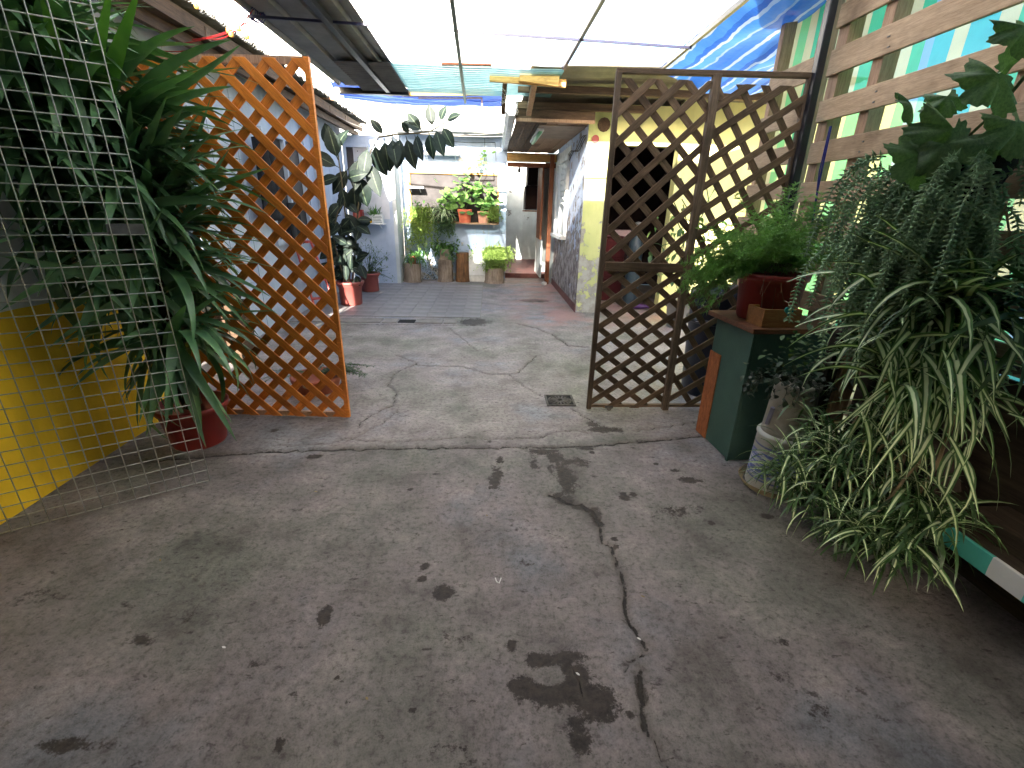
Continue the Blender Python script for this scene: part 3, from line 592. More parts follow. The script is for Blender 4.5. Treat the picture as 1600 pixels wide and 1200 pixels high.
# passage
w = wallthing('passage', 'narrow white passage with timber doorway at the end of the yard', 'passage')
MB().box(.28, .334, 10.03, 13.4, 0, 2.45).build('left_wall', m_wht, w); MB().box(.28, 1.5, 13.41, 13.5, 0, 2.7).build('end_wall', m_wht, w)
MB().box(1.3, 1.4, 9.63, 13.4, 0, 2.45).build('right_wall', m_wht, w); MB().box(.28, 1.45, 10.32, 11.9, 2.46, 2.5).build('ceiling', m_beam, w)  # ceiling stops short: an added gap lets daylight into the passage
MB().box(.34, 1.295, 10.35, 13.4, 0, .10).build('step', m_redskirt, w)
MB().box(1.14, 1.22, 9.5, 9.58, 0, 2.40).build('door_post', m_redwood, w); MB().box(.34, 1.29, 9.75, 9.83, 2.3, 2.42).build('door_head', m_pine, w)
MB().box(.34, 1.29, 9.84, 9.9, 2.2, 2.28).build('door_head', m_redwood, w)
MB().box(1.04, 1.075, 9.9, 10.7, .85, 2.25).build('side_panel', m_redwood, w); MB().box(1.04, 1.3, 10.71, 10.76, 0, 2.25).build('side_panel', m_wht, w); MB().box(1.05, 1.08, 9.7, 10.7, .1, .84).build('side_panel', m_wht, w)
t = thing('wall_cabinet', 'dark open cupboard hung high in the passage', 'cupboard', (.95, 11.5, 1.5))
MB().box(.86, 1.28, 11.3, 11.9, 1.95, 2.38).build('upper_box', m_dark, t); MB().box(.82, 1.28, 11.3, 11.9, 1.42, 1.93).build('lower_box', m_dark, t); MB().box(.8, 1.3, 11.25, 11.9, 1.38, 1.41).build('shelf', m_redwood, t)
t = thing('hanging_bulb', 'unlit bulb hanging on a black flex in the passage', 'lamp', (.62, 10.6, 2.4))
MB().tube([(.62, 10.6, 2.46), (.62, 10.6, 2.3)], .005, 5).build('flex', m_pipe, t); MB().lathe((.62, 10.6, 2.14), [(.001, 0), (.03, .02), (.035, .06), (.018, .1), (.02, .16)], 10).build('bulb', m_pipe, t, True)
tag(MB().lathe((1.12, 9.38, 0), [(.04, 0), (.055, .02), (.05, .05), (.02, .07)], 12, rad=.3).build('door_stone', m_concw), 'small pale stone on the floor at the foot of the door post', 'stone')

# ------------------------------------------------------------------ roof pieces over the yard
t = thing('metal_roof_panel', 'dark ribbed metal roof panel hanging over the left of the yard', 'roof panel', (-1.4, 4.8, 2.8))
ribs = [(0, 0), (.02, 0), (.04, .03), (.07, .03), (.09, 0), (.25, 0), (.27, .03), (.30, .03), (.32, 0), (.48, 0), (.5, .03), (.53, .03), (.55, 0), (.72, 0), (.74, .03), (.77, .03), (.79, 0), (.85, 0)]
MB().grid(len(ribs) - 1, 1, lambda u, v: (-1.85 + ribs[round(u * (len(ribs) - 1))][0], 3.0 + 3.6 * v, 2.80 + ribs[round(u * (len(ribs) - 1))][1])).build('sheet', m_steel, t, solid=.002)
MB().box(-1.27, -1.22, 2.9, 6.75, 2.73, 2.78).build('rail', m_pipe, t); MB().box(-1.9, -1.0, 6.6, 6.66, 2.72, 2.78).build('end_rail', m_pipe, t)
t = thing('clear_roof', 'clear plastic film stretched over the middle of the yard', 'roof sheet', (.4, 4.5, 2.83))
MB().grid(30, 24, lambda u, v: (-1.0 + 2.7 * u, 3.6 + 1.02 * v, 2.815 + .012 * noise.noise((u * 8, v * 5, 0)))).build('film', m_film, t, True)
MB().grid(20, 10, lambda u, v: (-1.0 + 1.72 * u, 4.64 + .79 * v, 2.80 - .01 * v + .01 * noise.noise((u * 6, v * 5, 4)))).build('shading_film', m_milkfilm, t, True)  # second, milky film added to shade the lower end wall
mb = MB()
for k in range(150): u = random.random(); a = Vector((-1.0 + 2.7 * u, 4.5 + .15 * u * 1, 2.8)); mb.tube([a, a + Vector((random.uniform(-.02, .02), random.uniform(.0, .06), random.uniform(-.005, .03)))], .0025, 3)
tag(mb.build('film_fringe', M('torn_film_edge', (.6, .6, .7), (.4, .4, .5), 9, .5, 0), t), kind='stuff')
mb = MB()
for px, py in ((752, 3), (750, 27), (804, 66), (683, 20)):
    p = gz(px, py, 2.83); tuft(mb, p, (random.uniform(-1, 1), .5, 0), .05, .025, .2)
tag(mb.build('fallen_leaves', m_dry, t), kind='stuff')
for a, b, lb in (((-1.9, 4.33, 2.765), (1.72, 4.62, 2.765), 'thin dark pipe running across under the clear roof'), ((-.25, 3.4, 2.75), (-.33, 7.05, 2.75), 'dark pipe running lengthwise, left of centre, to the blue tarp'),
                 ((.76, 3.4, 2.78), (.74, 5.42, 2.78), 'blue black pipe running lengthwise right of centre'), ((1.70, 3.3, 2.79), (1.72, 5.45, 2.79), 'dark pipe along the edge of the blue tarp')):
    tag(MB().beam(a, b, .03 if 'across' not in lb else .016, .035 if 'across' not in lb else .018).build('roof_pipe', m_pipeb if 'lengthwise right' in lb or 'across' in lb else m_pipe), lb, 'pipe', 'pipes carrying the yard roof')
tag(MB().tube([(-.98, 4.25, 2.82), (-.95, 5.43, 2.79)], .006, 5).build('thin_rod', m_pipe), 'thin dark rod beside the metal roof panel', 'rod')
t = thing('fibreglass_sheet', 'pale green corrugated fibreglass roof sheet across the yard', 'roof sheet', (-.3, 6, 2.75))
MB().grid(16, 128, lambda u, v: (-.99 + 1.74 * u, 5.43 + 1.17 * v, 2.765 - .012 * v + .010 * math.sin(v * 16 * 6.283) + .012 * noise.noise((u * 3, v * 2, 5)))).build('sheet', m_fibre, t, True)
MB().grid(1, 128, lambda u, v: (-1.55 + .55 * u, 5.43 + 1.14 * v, 2.765 - .012 * v + .010 * math.sin(v * 16 * 6.283))).build('opaque_strip', m_steel, t, True)
MB().beam((-1.1, 6.68, 2.755), (.06, 6.68, 2.80), .05, .065).build('edge_beam', m_pine, t)
def tarpstrip(u, v):
    x = -2.35 + 2.6 * u; y = 7.9 + .75 * v
    return (x, y, 3.10 - .03 * u - .06 * v - .05 * math.sin(math.pi * u) * (1 - v * .3) + .02 * math.sin(v * 16 + u * 3) + .025 * noise.noise((u * 6, v * 3, 0)))
tag(MB().grid(60, 24, tarpstrip).build('blue_tarp_strip', m_tarp2, None, True), 'narrow blue and white striped tarp across the far end of the roof', 'tarp')
def tarp(u, v):
    x = 1.70 + 1.9 * u; y = 3.25 + 2.25 * v
    return (x + .02 * noise.noise((v * 12, 0, 0)), y, 2.82 + .03 * u - .22 * math.sin(math.pi * min(1, u * 1.2)) * (.35 + .65 * v) + .02 * math.sin(u * 22 + v * 5) + .03 * noise.noise((u * 5, v * 5, 2)))
tag(MB().grid(70, 50, tarp).build('blue_tarp', m_tarp, None, True), 'large blue and white striped tarp sagging over the right side', 'tarp')
t = thing('cross_pole', 'long thin pole with green tape across the far end of the yard', 'pole', (-1, 7.6, 2.7))
a, b = at(480, 150, 7.6), at(803, 187, 7.6); m_ = at(655, 170, 7.6)
MB().beam(a, m_, .03, .035).build('bare_pole', m_palletz, t); MB().beam(m_, b, .032, .037).build('taped_pole', M('orange_green_tape', (.1, .55, .35), (.5, .35, .1), 2, .5, 0, sc3=(1, 1, 14)), t)
t = thing('wooden_rectangle', 'thin wooden rectangle hanging below the green taped pole', 'frame', tuple(at(705, 175, 8.2)))
c = [at(654, 153, 8.2), at(753, 153, 8.2), at(753, 193, 8.2), at(690, 193, 8.2)]
for p, q in zip(c[:-1], c[1:]): MB().beam(p, q, .02, .025, (0, 1, 0)).build('bar', m_palletz, t)

def wires(name, mat, runs, label, cat='wire', r=.004):
    mb = MB()
    for a, b, sag in runs:
        a, b = Vector(a), Vector(b); mb.tube([a.lerp(b, k / 12) - Vector((0, 0, sag * 4 * (k / 12) * (1 - k / 12))) for k in range(13)], r, 4)
    return tag(mb.build(name, mat), label, cat)
wires('white_wires', m_cream, [(at(500, 165, 8.5), at(690, 200, 9), .05), (at(560, 195, 8.8), at(795, 213, 9), .06), (at(520, 178, 8), at(640, 208, 9), .1), (at(660, 205, 9), at(800, 205, 8), .05)], 'pale loose wires crossing below the taped pole')
wires('red_string_lights', m_red, [(at(190, 72, 4.3), at(355, 52, 4.3), .03), (at(200, 66, 4.2), at(300, 78, 4.3), .03), (at(300, 62, 4.3), at(408, 22, 4.4), .03), (at(330, 62, 4.3), at(395, 15, 4.3), .05)], 'red wire of a light string across the top of the orange trellis')
mb = MB()
for k in range(6):
    c = at(388 + k * 3, 14 + k * 2, 4.35); mb.tube([c + Vector((.05 * math.cos(a * .6), 0.01 * a / 8, .05 * math.sin(a * .6))) for a in range(12)], .004, 4)
tag(mb.build('cable_coil', m_cable), 'coil of blue cable hanging at the metal roof corner', 'cable')
mb = MB()
for px, py in ((307, 10), (357, 48), (361, 54), (373, 45), (386, 57)): c = at(px, py, 4.3); mb.lathe((c.x, c.y, c.z - .02), [(.001, 0), (.016, .008), (.018, .025), (.008, .04)], 8)
tag(mb.build('string_bulbs', M('amber_plastic', (.8, .4, .1), (.7, .3, .06), 9, .3, 0), None, True), 'small amber bulbs of the light string by the left eave', 'light bulbs')
def hexnet(name, c, U, V, nu, nv, s, label, crumple=.02):
    mb = MB(); c = Vector(c); U = Vector(U).normalized(); V = Vector(V).normalized()
    def P(a, b):
        q = c + U * a + V * b; return q + Vector([crumple * noise.noise((q.x * 9 + k, q.y * 9, q.z * 9)) for k in (0, 7, 13)])
    for j in range(nv):
        for i in range(nu):
            x = i * s * 1.732 + (j % 2) * s * .866; y = j * s * 1.5
            p = [P(x + s * math.sin(k * math.pi / 3), y + s * math.cos(k * math.pi / 3)) for k in range(4)]
            for a, b in zip(p[:-1], p[1:]): mb.tube([a, b], .0022, 3)
    return tag(mb.build(name, m_chwire), label, 'wire netting')
hexnet('chicken_wire', (-2.24, 4.1, 2.84), (0, 1, 0), (.5, 0, .5), 46, 5, .02, 'strip of chicken wire along the left eave')
hexnet('chicken_wire', at(780, 140, 6.0), (1, 0, -.5), (.2, .1, -1), 5, 5, .022, 'crumpled chicken wire around the prop by the gutter', .05)
# ================================================================== TRELLISES, GATE, PALLET WALL
def clipseg(p, d, W_, H_):
    t0, t1 = -1e9, 1e9
    for k, L in ((0, W_), (1, H_)):
        if abs(d[k]) < 1e-9: continue
        a, b = (0 - p[k]) / d[k], (L - p[k]) / d[k]
        if a > b: a, b = b, a
        t0, t1 = max(t0, a), min(t1, b)
    return (t0, t1) if t1 - t0 > .05 else None
def lattice(parent, mat, O, U, W_, H_, ang, pitch, wid, depth, thick=.008, start=0.0, rev=False):
    """one layer of laths on a panel standing on O along U; ang in degrees from U, pitch across the laths"""
    O = Vector(O); U = Vector(U).normalized(); Nn = Vector((0, 0, 1)).cross(U)
    a = math.radians(ang); d = (math.cos(a), math.sin(a)); n = (-d[1], d[0])
    cs = [n[0] * x + n[1] * y for x in (0, W_) for y in (0, H_)]; k = math.ceil((min(cs) - start) / pitch)
    while start + k * pitch < max(cs):
        c = start + k * pitch + random.uniform(-.003, .003); k += 1
        seg = clipseg((n[0] * c, n[1] * c), d, W_, H_)
        if not seg: continue
        m = (seg[0] + seg[1]) / 2; q = (n[0] * c + d[0] * m, n[1] * c + d[1] * m); E_ = 3.0
        poly = [(q[0] + d[0] * e1 + n[0] * e2, q[1] + d[1] * e1 + n[1] * e2) for e1, e2 in ((-E_, -wid / 2), (E_, -wid / 2), (E_, wid / 2), (-E_, wid / 2))]
        for ax_k, lim, sg in ((0, 0, 1), (0, W_, -1), (1, 0, 1), (1, H_, -1)):      # cut flush with the panel's edges
            out = []
            for p1, p2 in zip(poly, poly[1:] + poly[:1]):
                f1, f2 = (p1[ax_k] - lim) * sg, (p2[ax_k] - lim) * sg
                if f1 >= 0: out.append(p1)
                if f1 * f2 < 0: w1 = f1 / (f1 - f2); out.append((p1[0] + (p2[0] - p1[0]) * w1, p1[1] + (p2[1] - p1[1]) * w1))
            poly = out
            if len(poly) < 3: break
        if len(poly) < 3: continue
        loc = [((x - q[0]) * d[0] + (y - q[1]) * d[1], (x - q[0]) * n[0] + (y - q[1]) * n[1]) for x, y in poly]; N_ = len(loc)
        me = MB().add([(x, -thick / 2, z) for x, z in loc] + [(x, thick / 2, z) for x, z in loc], [tuple(range(N_)), tuple(range(2 * N_ - 1, N_ - 1, -1))] + [(k2, k2 + N_, (k2 + 1) % N_ + N_, (k2 + 1) % N_) for k2 in range(N_)]).mesh('slat', mat)
        X = U * d[0] + Vector((0, 0, 1)) * d[1]; Z = U * n[0] + Vector((0, 0, 1)) * n[1]; mt = Matrix.Identity(4); P = O + U * q[0] + Vector((0, 0, q[1])) + Nn * (depth + random.uniform(-.0006, .0006))
        for i in range(3): mt[i][0] = X[i]; mt[i][1] = -Nn[i] if False else Nn[i]; mt[i][2] = Z[i]; mt[i][3] = P[i]
        o = inst('slat', me, mt, parent)
        bv = o.modifiers.new('b', 'BEVEL'); bv.width = .0015; bv.segments = 1
# orange trellis
A0, A1 = Vector((-2.03, 3.10, 0.02)), Vector((-1.01, 3.04, 0.02)); U = (A1 - A0).normalized(); Wt = (A1 - A0).length
t = thing('orange_trellis', 'orange stained wooden trellis leaf standing behind the yucca', 'trellis', tuple(A0))
lattice(t, m_orange, A0, U, Wt, 2.17, -45, .116, .050, -.010, .009, .02)
lattice(t, m_orange, A0, U, Wt, 2.17, 45, .116, .050, .002, .009, .03)
Nn = Vector((0, 0, 1)).cross(U)
for a, b, w_, th in ((A1 + U * .0, A1 + Vector((0, 0, 2.18)), .028, .030), (A0, A0 + Vector((0, 0, 2.2)), .028, .030)):
    MB().beam(a + Nn * .002, b + Nn * .002, w_, th, U).build('stile', m_orange, t, bevel=.002)
for z in (.012, 2.165): MB().beam(A0 + U * .015 + Vector((0, 0, z)) + Nn * .018, A1 - U * .015 + Vector((0, 0, z)) + Nn * .018, .02, .04).build('rail', m_palletz, t)
# brown trellis pair
t = thing('brown_trellis', 'weathered dark brown two-panel trellis gate on a small caster by the floor drain', 'trellis', (.77, 3.22, 0))
O = Vector((.79, 3.22, .02))
def rail(a, b, w_, th, up=(0, 1, 0), nm='rail', mt=None): MB().beam(a, b, w_, th, up).build(nm, mt or m_oldlat, t, bevel=.003)
lattice(t, m_oldlat, (.79, 3.22, 1.10), (1, 0, 0), .56, 1.1, 43, .128, .043, -.012, .009, .03)
lattice(t, m_oldlat, (.79, 3.22, 1.10), (1, 0, 0), .56, 1.1, -44, .128, .043, .000, .009, .05)
lattice(t, m_oldlat, (.79, 3.22, .02), (1, 0, 0), .56, 1.04, 36, .118, .043, -.012, .009, .04)
lattice(t, m_oldlat, (.79, 3.22, .04), (1, 0, 0), .56, 1.02, -37, .118, .043, .000, .009, .02)
lattice(t, m_oldlat, (1.40, 3.22, .05), (1, 0, 0), .56, 2.14, 34, .125, .043, -.012, .009, .04)
lattice(t, m_oldlat, (1.40, 3.22, .05), (1, 0, 0), .56, 2.14, -53, .125, .043, .000, .009, .02)
rail((.775, 3.218, -.0 + .01), (.775, 3.218, 2.235), .035, .03, nm='stile', mt=m_oldpost)
rail((1.37, 3.205, .01), (1.375, 3.205, 2.235), .048, .045, nm='stile', mt=m_oldpost)
rail((1.965, 3.22, .03), (1.965, 3.22, 2.24), .03, .03, nm='stile', mt=m_oldpost)
rail((.76, 3.222, 2.235), (1.98, 3.222, 2.25), .03, .035); rail((.79, 3.222, .035), (1.95, 3.222, .04), .022, .03); rail((.795, 3.2, 1.09), (1.35, 3.2, 1.085), .062, .018)
MB().tube([(.93, 3.19, .02), (.93, 3.21, .02)], .018, 12).build('caster', m_iron, t); MB().box(.90, .96, 3.195, 3.215, .02, .04).build('caster_plate', m_iron, t)
MB().tube([(1.9, 3.19, .022), (1.9, 3.21, .022)], .02, 12).build('caster', m_iron, t)
tag(MB().beam((2.0, 3.17, 0), (1.985, 3.2, 2.95), .048, .05, (0, 1, 0)).build('black_post', m_pipe, bevel=.006), 'black metal post between the brown trellis and the pallet wall', 'post')
# pallet wall: each upright and each board a piece
t = thing('pallet_wall', 'wall of pine pallet boards in front of striped netting on the right', 'pallet wall', (2.1, 2.5, 0))
bands = [(2.50, 2.62), (2.25, 2.39), (2.0, 2.12), (1.76, 1.885), (1.53, 1.65), (1.285, 1.41), (1.10, 1.20), (.87, .985), (.6, .71), (.36, .46), (.1, .2)]
for z0, z1 in bands:
    lo = .55 if z0 < 2.45 else 2.2
    MB().box(2.078, 2.10, lo, 3.25 + random.uniform(-.015, .015), z0, z1, 0).build('board', m_pallet, t, bevel=.004)
    if z0 < 2.45: MB().box(2.082, 2.104, 3.345, 3.95 + random.uniform(-.05, .08), z0 + .02, z1 + .015).build('board', m_pallet, t, bevel=.004)
MB().box(2.055, 2.077, 2.45, 3.12, 2.66, 2.86).build('board', m_pallet, t, bevel=.004)
for y, w_ in ((3.205, .09), (2.86, .075), (2.02, .075), (1.35, .075), (.65, .06), (3.42, .06), (3.9, .05)):
    MB().box(2.102, 2.19, y - w_ / 2, y + w_ / 2, .02, 2.8).build('upright', m_palletz, t, bevel=.003)
mb = MB()
for z0, z1 in bands:
    for y in (2.78, 2.02, 1.35):
        for dz in (.03, .08): mb.tube([(2.0765, y + random.uniform(-.02, .02), z0 + dz), (2.0779, y + .0, z0 + dz)], .004, 6)
tag(mb.build('nail_heads', m_galv, t), kind='stuff')
mb = MB().grid(90, 60, lambda u, v: (2.215 + .012 * noise.noise((u * 14, v * 7, 0)) + .008 * math.sin(u * 50), .35 + 3.75 * u, .06 + 2.95 * v))
tag(mb.build('striped_netting', m_net, None, True), 'green, cream and turquoise striped netting behind the pallet boards', 'netting')
mb = MB().tube([(2.04, 3.02, 1.95), (2.03, 2.99, 1.6), (2.05, 2.98, 1.3)], .006, 5); mb.tube([(2.04, 3.03, 1.95), (2.02, 3.0, 1.7), (2.04, 2.98, 1.45)], .004, 5)
tag(mb.build('blue_strap', m_cable), 'dark blue strap hanging on the first pallet upright', 'strap')
# outside, behind the netting
tag(MB().box(6.2, 6.35, -6, 6.79, 0, 2.4).build('neighbour_wall', m_stucco), 'low white wall far outside beyond the netting', 'wall')

# wire mesh gate leaf at the left
G0, G1 = Vector((-1.535, 2.24, 0)), Vector((-2.29, 1.76, 0)); U = (G1 - G0).normalized(); GW = (G1 - G0).length
t = thing('wire_mesh_gate', 'galvanised welded wire mesh leaf in front of the yellow wall', 'mesh gate', tuple(G0))
hz_ = MB().tube([(0, 0, 0), (GW, 0, 0)], .0026, 6).mesh('wire', m_wire, smooth=True); vt = MB().tube([(0, 0, 0), (0, 0, 2.62)], .0024, 6).mesh('wire', m_wire, smooth=True)
mt = Matrix.Identity(4); Nn = Vector((0, 0, 1)).cross(U)
for i in range(3): mt[i][0] = U[i]; mt[i][1] = Nn[i]
for k in range(41): inst('wire', hz_, Matrix.Translation(G0 + Vector((0, 0, .012 + k * .0645))) @ mt @ Matrix.Rotation(random.uniform(-.004, .004), 4, 'Y'), t)
for k in range(14): inst('wire', vt, Matrix.Translation(G0 + U * (k * .0645) + Vector((0, 0, .01)) + Nn * .004) @ mt @ Matrix.Rotation(random.uniform(-.0012, .0012), 4, 'Y'), t)
P = G0 + U * .07 + Vector((0, 0, 1.325)); mb = MB().beam(P - U * .06, P + U * .07, .004, .045); mb.beam(P - U * .06 + Nn * -.012 - Vector((0, 0, .02)), P + U * .14 - Nn * .012 - Vector((0, 0, .02)), .012, .012)
mb.build('latch', m_galv, t, bevel=.002)

# ================================================================== GREEN CABINET AND WHAT STANDS ON IT
t = thing('green_cabinet', 'green painted box with reddish wooden top and bare chipboard strip', 'cabinet', (1.72, 2.7, 0)); R_ = .05
pv = (1.5, 2.44, 0)
MB().box(1.5, 1.96, 2.44, 2.86, .004, .82, R_, pv).build('body', m_greenbox, t, bevel=.006)
MB().box(1.4935, 1.4995, 2.73, 2.861, .006, .60, R_, pv).build('bare_strip', m_osb, t)
MB().box(1.487, 1.497, 2.435, 2.455, .0, .82, R_, pv).build('corner_trim', m_greenbox, t)
MB().box(1.47, 2.03, 2.42, 2.93, .822, .852, R_, pv).build('top', m_topw, t, bevel=.004)
def pot(name, label, c, r0, r1, h, mat, rim=.03, group=None, soil=True, cat='pot', rh=.035):
    t = thing(name, label, cat, c, group)
    prof = [(r0 * .96, 0), (r0, .01), (r1 - rim * .4, h - rh), (r1, h - rh + .001), (r1 + rim * .1, h), (r1 - rim * .45, h), (r1 - rim * .7, h - .02)]
    MB().lathe(c, prof, 32).build('body', mat, t, True)
    if soil: MB().lathe((c[0], c[1], c[2]), [(.001, h - .035), (r1 - rim * .6, h - .034), (.001, h - .025)], 20).build('soil', m_soil, t)
    return t
p = pot('fern_pot', 'round red plastic pot under the asparagus fern on the green cabinet', (1.70, 2.72, .853), .16, .195, .27, m_redpot)
pl = thing('asparagus_fern', 'bushy feathery asparagus fern in the red pot on the cabinet', 'fern', (1.70, 2.72, 1.10), None)
fm = []
for v in range(7):
    mb = MB(); L = 1.0; bend = random.uniform(.7, 1.9); p_ = Vector((0, 0, 0)); d = Vector((1, 0, .25)).normalized(); pts = [p_.copy()]
    for k in range(14): d = (d + Vector((0, random.uniform(-.1, .1), -bend / 14 + random.uniform(-.03, .03)))).normalized(); p_ = p_ + d * (L / 14); pts.append(p_.copy())
    mb.tube(pts, .006, 3, .002)
    for k in range(2, 15):
        q = pts[k]
        for s in range(5):
            a = random.uniform(0, 6.28); l = random.uniform(.06, .17) * (1.1 - .5 * k / 14); dd = Vector((.5, math.cos(a), math.sin(a))).normalized()
            tp = q + dd * l; mb.tube([q, tp], .0022, 3, .001)
            for w_ in range(7):
                r0 = q.lerp(tp, random.random()); b = random.uniform(0, 6.28); e = r0 + (dd + Vector((0, math.cos(b), math.sin(b)))).normalized() * .04
                sv = dd.orthogonal().normalized() * .0055; mb.add([r0 - sv, r0 + sv, e], [(0, 1, 2)])
    fm.append(mb.mesh('frond', m_fern))
for k in range(200):
    a = random.uniform(0, 6.283); e = random.choice((random.uniform(.5, 1.45), random.uniform(.1, .6)))
    if math.sin(a) < -.4: e = max(e, .75)
    l = random.uniform(.24, .5); b = Vector((1.70, 2.76, 1.13)) + Vector((random.gauss(0, .06), random.gauss(0, .05), 0))
    inst('frond', random.choice(fm), frame(b, (math.cos(a) * math.cos(e), math.sin(a) * math.cos(e) * .8, math.sin(e)), (0, 0, 1), random.uniform(-.6, .6), l), pl)
for k in range(60):
    a = random.uniform(2.6, 3.7); e = random.uniform(-.1, .5); inst('frond', random.choice(fm), frame(Vector((1.60, 2.74, 1.13)) + Vector((0, random.gauss(0, .05), 0)), (math.cos(a) * math.cos(e), math.sin(a) * math.cos(e) * .5, math.sin(e)), (0, 0, 1), random.uniform(-.6, .6), random.uniform(.3, .46)), pl)
mb = MB()
for k in range(16):
    a = random.uniform(3.9, 5.2); b = Vector((1.70, 2.72, 1.11)); r_2 = random.uniform(.17, .3)
    mb.tube([b + Vector((math.cos(a) * r_2 * s, math.sin(a) * r_2 * s, .10 * s * (1 - s) * 4 - .16 * s * s * random.uniform(.3, 1.2))) + Vector((random.gauss(0, .02), random.gauss(0, .01), 0)) for s in (0, .3, .55, .8, 1)], .0012, 3)
tag(mb.build('dry_stems', m_stem, pl), kind='stuff')
# little planter with the heart
t = thing('wooden_box_planter', 'small wooden box with a turquoise heart hanging from its corner, on the cabinet top', 'planter', (1.66, 2.52, .853)); R2 = .05; pv = (1.6, 2.52, 0)
for nm, a in (('front_board', (1.525, 1.75, 2.452, 2.464)), ('back_board', (1.525, 1.75, 2.598, 2.61)), ('side_board', (1.525, 1.537, 2.4645, 2.5975)), ('side_board', (1.738, 1.75, 2.4645, 2.5975))):
    MB().box(*a, .8535, .955, R2, pv).build(nm, m_boxw, t, bevel=.002)
MB().box(1.538, 1.737, 2.466, 2.596, .925, .935, R2, pv).build('green_lining', m_midg, t)
hp = []
for k in range(40):
    a = 2 * math.pi * k / 40; hp.append((16 * math.sin(a) ** 3 / 16, (13 * math.cos(a) - 5 * math.cos(2 * a) - 2 * math.cos(3 * a) - math.cos(4 * a)) / 16))
c = at(1233, 486, 2.425); mb = MB(); vs = [c + Vector((x * .026, s, y * .028)) for s in (-.005, .005) for x, y in hp]
mb.add(vs, [tuple(range(40)), tuple(range(79, 39, -1))] + [(k, k + 40, (k + 1) % 40 + 40, (k + 1) % 40) for k in range(40)]); mb.build('heart', m_teal, t, bevel=.0015)
MB().tube([c + Vector((0, 0, .02)), c + Vector((-.01, .01, .045)), c + Vector((-.02, .03, .05))], .002, 4).build('string', m_cream, t)
# navy bin behind the trellis
t = thing('navy_bin', 'dark navy plastic bin with a small white emblem behind the brown trellis', 'bin', (1.85, 3.6, 0))
MB().lathe((1.88, 3.62, 0), [(.19, 0), (.2, .02), (.235, .78), (.245, .8), (.245, .86), (.2, .9), (.02, .92)], 28).build('body', m_navy, t, True)
MB().lathe((1.88, 3.62, .62), [(.236, 0), (.25, .01), (.25, .03), (.237, .04)], 28).build('hoop', m_navy, t, True)
def decal(name, strokes, c, ax, sc, w_, mat, parent, cyl=None):
    mb = MB()
    for s in strokes:
        for a, b in zip(s[:-1], s[1:]):
            A, B = (c + ax * a[0] * sc + Vector((0, 0, a[1] * sc)), c + ax * b[0] * sc + Vector((0, 0, b[1] * sc))); mb.beam(A, B, .002, w_, Vector((0, 0, 1)).cross(ax) if False else Vector((0, 0, 1)) if abs((B - A).normalized().z) < .9 else ax)
    return mb.build(name, mat, parent)
e_c = at(1100, 478, 3.385); ax = Vector((.96, -.25, 0)).normalized()
decal('emblem', [[(-.3, .9), (-.1, 1.3), (.3, 1.5)], [(-.5, .6), (-.2, .1), (.3, -.1), (.6, .1)], [(-.4, .35), (0, -.3), (.5, -.45)]], e_c, ax, .022, .005, m_print, t)
decal('lettering', [[(-.9, 0), (-.75, 0)], [(-.65, 0), (-.45, 0)], [(-.35, 0), (-.2, 0)], [(-.1, 0), (.15, 0)], [(.25, 0), (.3, 0)], [(.4, 0), (.7, 0)], [(.8, 0), (.95, 0)]], at(1095, 503, 3.385), ax, .04, .005, m_print, t)
# bucket
m_label, nt, pb = newmat('bucket_plastic'); co = coord(nt); sp = ND(nt, 'ShaderNodeSeparateXYZ'); nt.links.new(co, sp.inputs[0])
n1 = noi(nt, co, 9, 4, .6, (1.2, 1.2, 9)); st = ramp(nt, n1, [(.47, (.13, .17, .5)), (.53, (.62, .64, .66))])
zr = ramp(nt, sp.outputs[2], [(.085, (0, 0, 0)), (.09, (1, 1, 1)), (.235, (1, 1, 1)), (.24, (0, 0, 0))])
ba = mixc(nt, .6, (.56, .56, .52), ramp(nt, noi(nt, co, 5, 6), [(.35, (.6, .56, .48)), (.6, (1, 1, 1))]), 'MULTIPLY')
lines = ramp(nt, mth(nt, 'ABSOLUTE', mth(nt, 'SUBTRACT', sp.outputs[2], .27)), [(.003, (1, 1, 1)), (.005, (0, 0, 0))]); lines2 = ramp(nt, mth(nt, 'ABSOLUTE', mth(nt, 'SUBTRACT', sp.outputs[2], .075)), [(.003, (1, 1, 1)), (.005, (0, 0, 0))])
col = mixc(nt, zr, ba, st); col = mixc(nt, lines, col, (.05, .08, .35)); col = mixc(nt, lines2, col, (.05, .08, .35))
nt.links.new(col, pb.inputs['Base Color']); pb.inputs['Roughness'].default_value = .45; bump(nt, pb, noi(nt, co, 20, 4), .1)
bc = (1.62, 2.17, .0)
t = thing('lower_bucket', 'white plastic paint bucket with blue printed band on the floor', 'bucket', bc)
MB().lathe(bc, [(.14, .012), (.142, .02), (.132, .32), (.138, .325), (.138, .335), (.13, .345)], 36).build('body', m_label, t, True)
mb = MB()
for k in range(5): mb.tube([(bc[0] + (.155 + .006 * k) * math.cos(a / 12 * math.pi), bc[1] + (.155 + .004 * k) * math.sin(a / 12 * math.pi), .01 + .008 * k) for a in range(25)], .0035, 4)
mb.build('wire_ring', m_drystem, t)
t = thing('upper_bucket', 'second white bucket stacked upside on the lower one, holding a dark creeper', 'bucket', (bc[0], bc[1], .34))
MB().lathe((bc[0], bc[1], .346), [(.122, 0), (.118, .02), (.105, .26), (.112, .265), (.112, .29), (.1, .29), (.001, .27)], 36).build('body', M('dirty_white_plastic', (.42, .4, .36), (.26, .24, .2), 6, .5, .1), t, True)
MB().tube([(bc[0] - .128, bc[1] - .02, .4), (bc[0] - .124, bc[1] - .03, .5)], .012, 6).build('drip_mark', M('grey_print', (.2, .2, .28), (.15, .15, .2)), t)
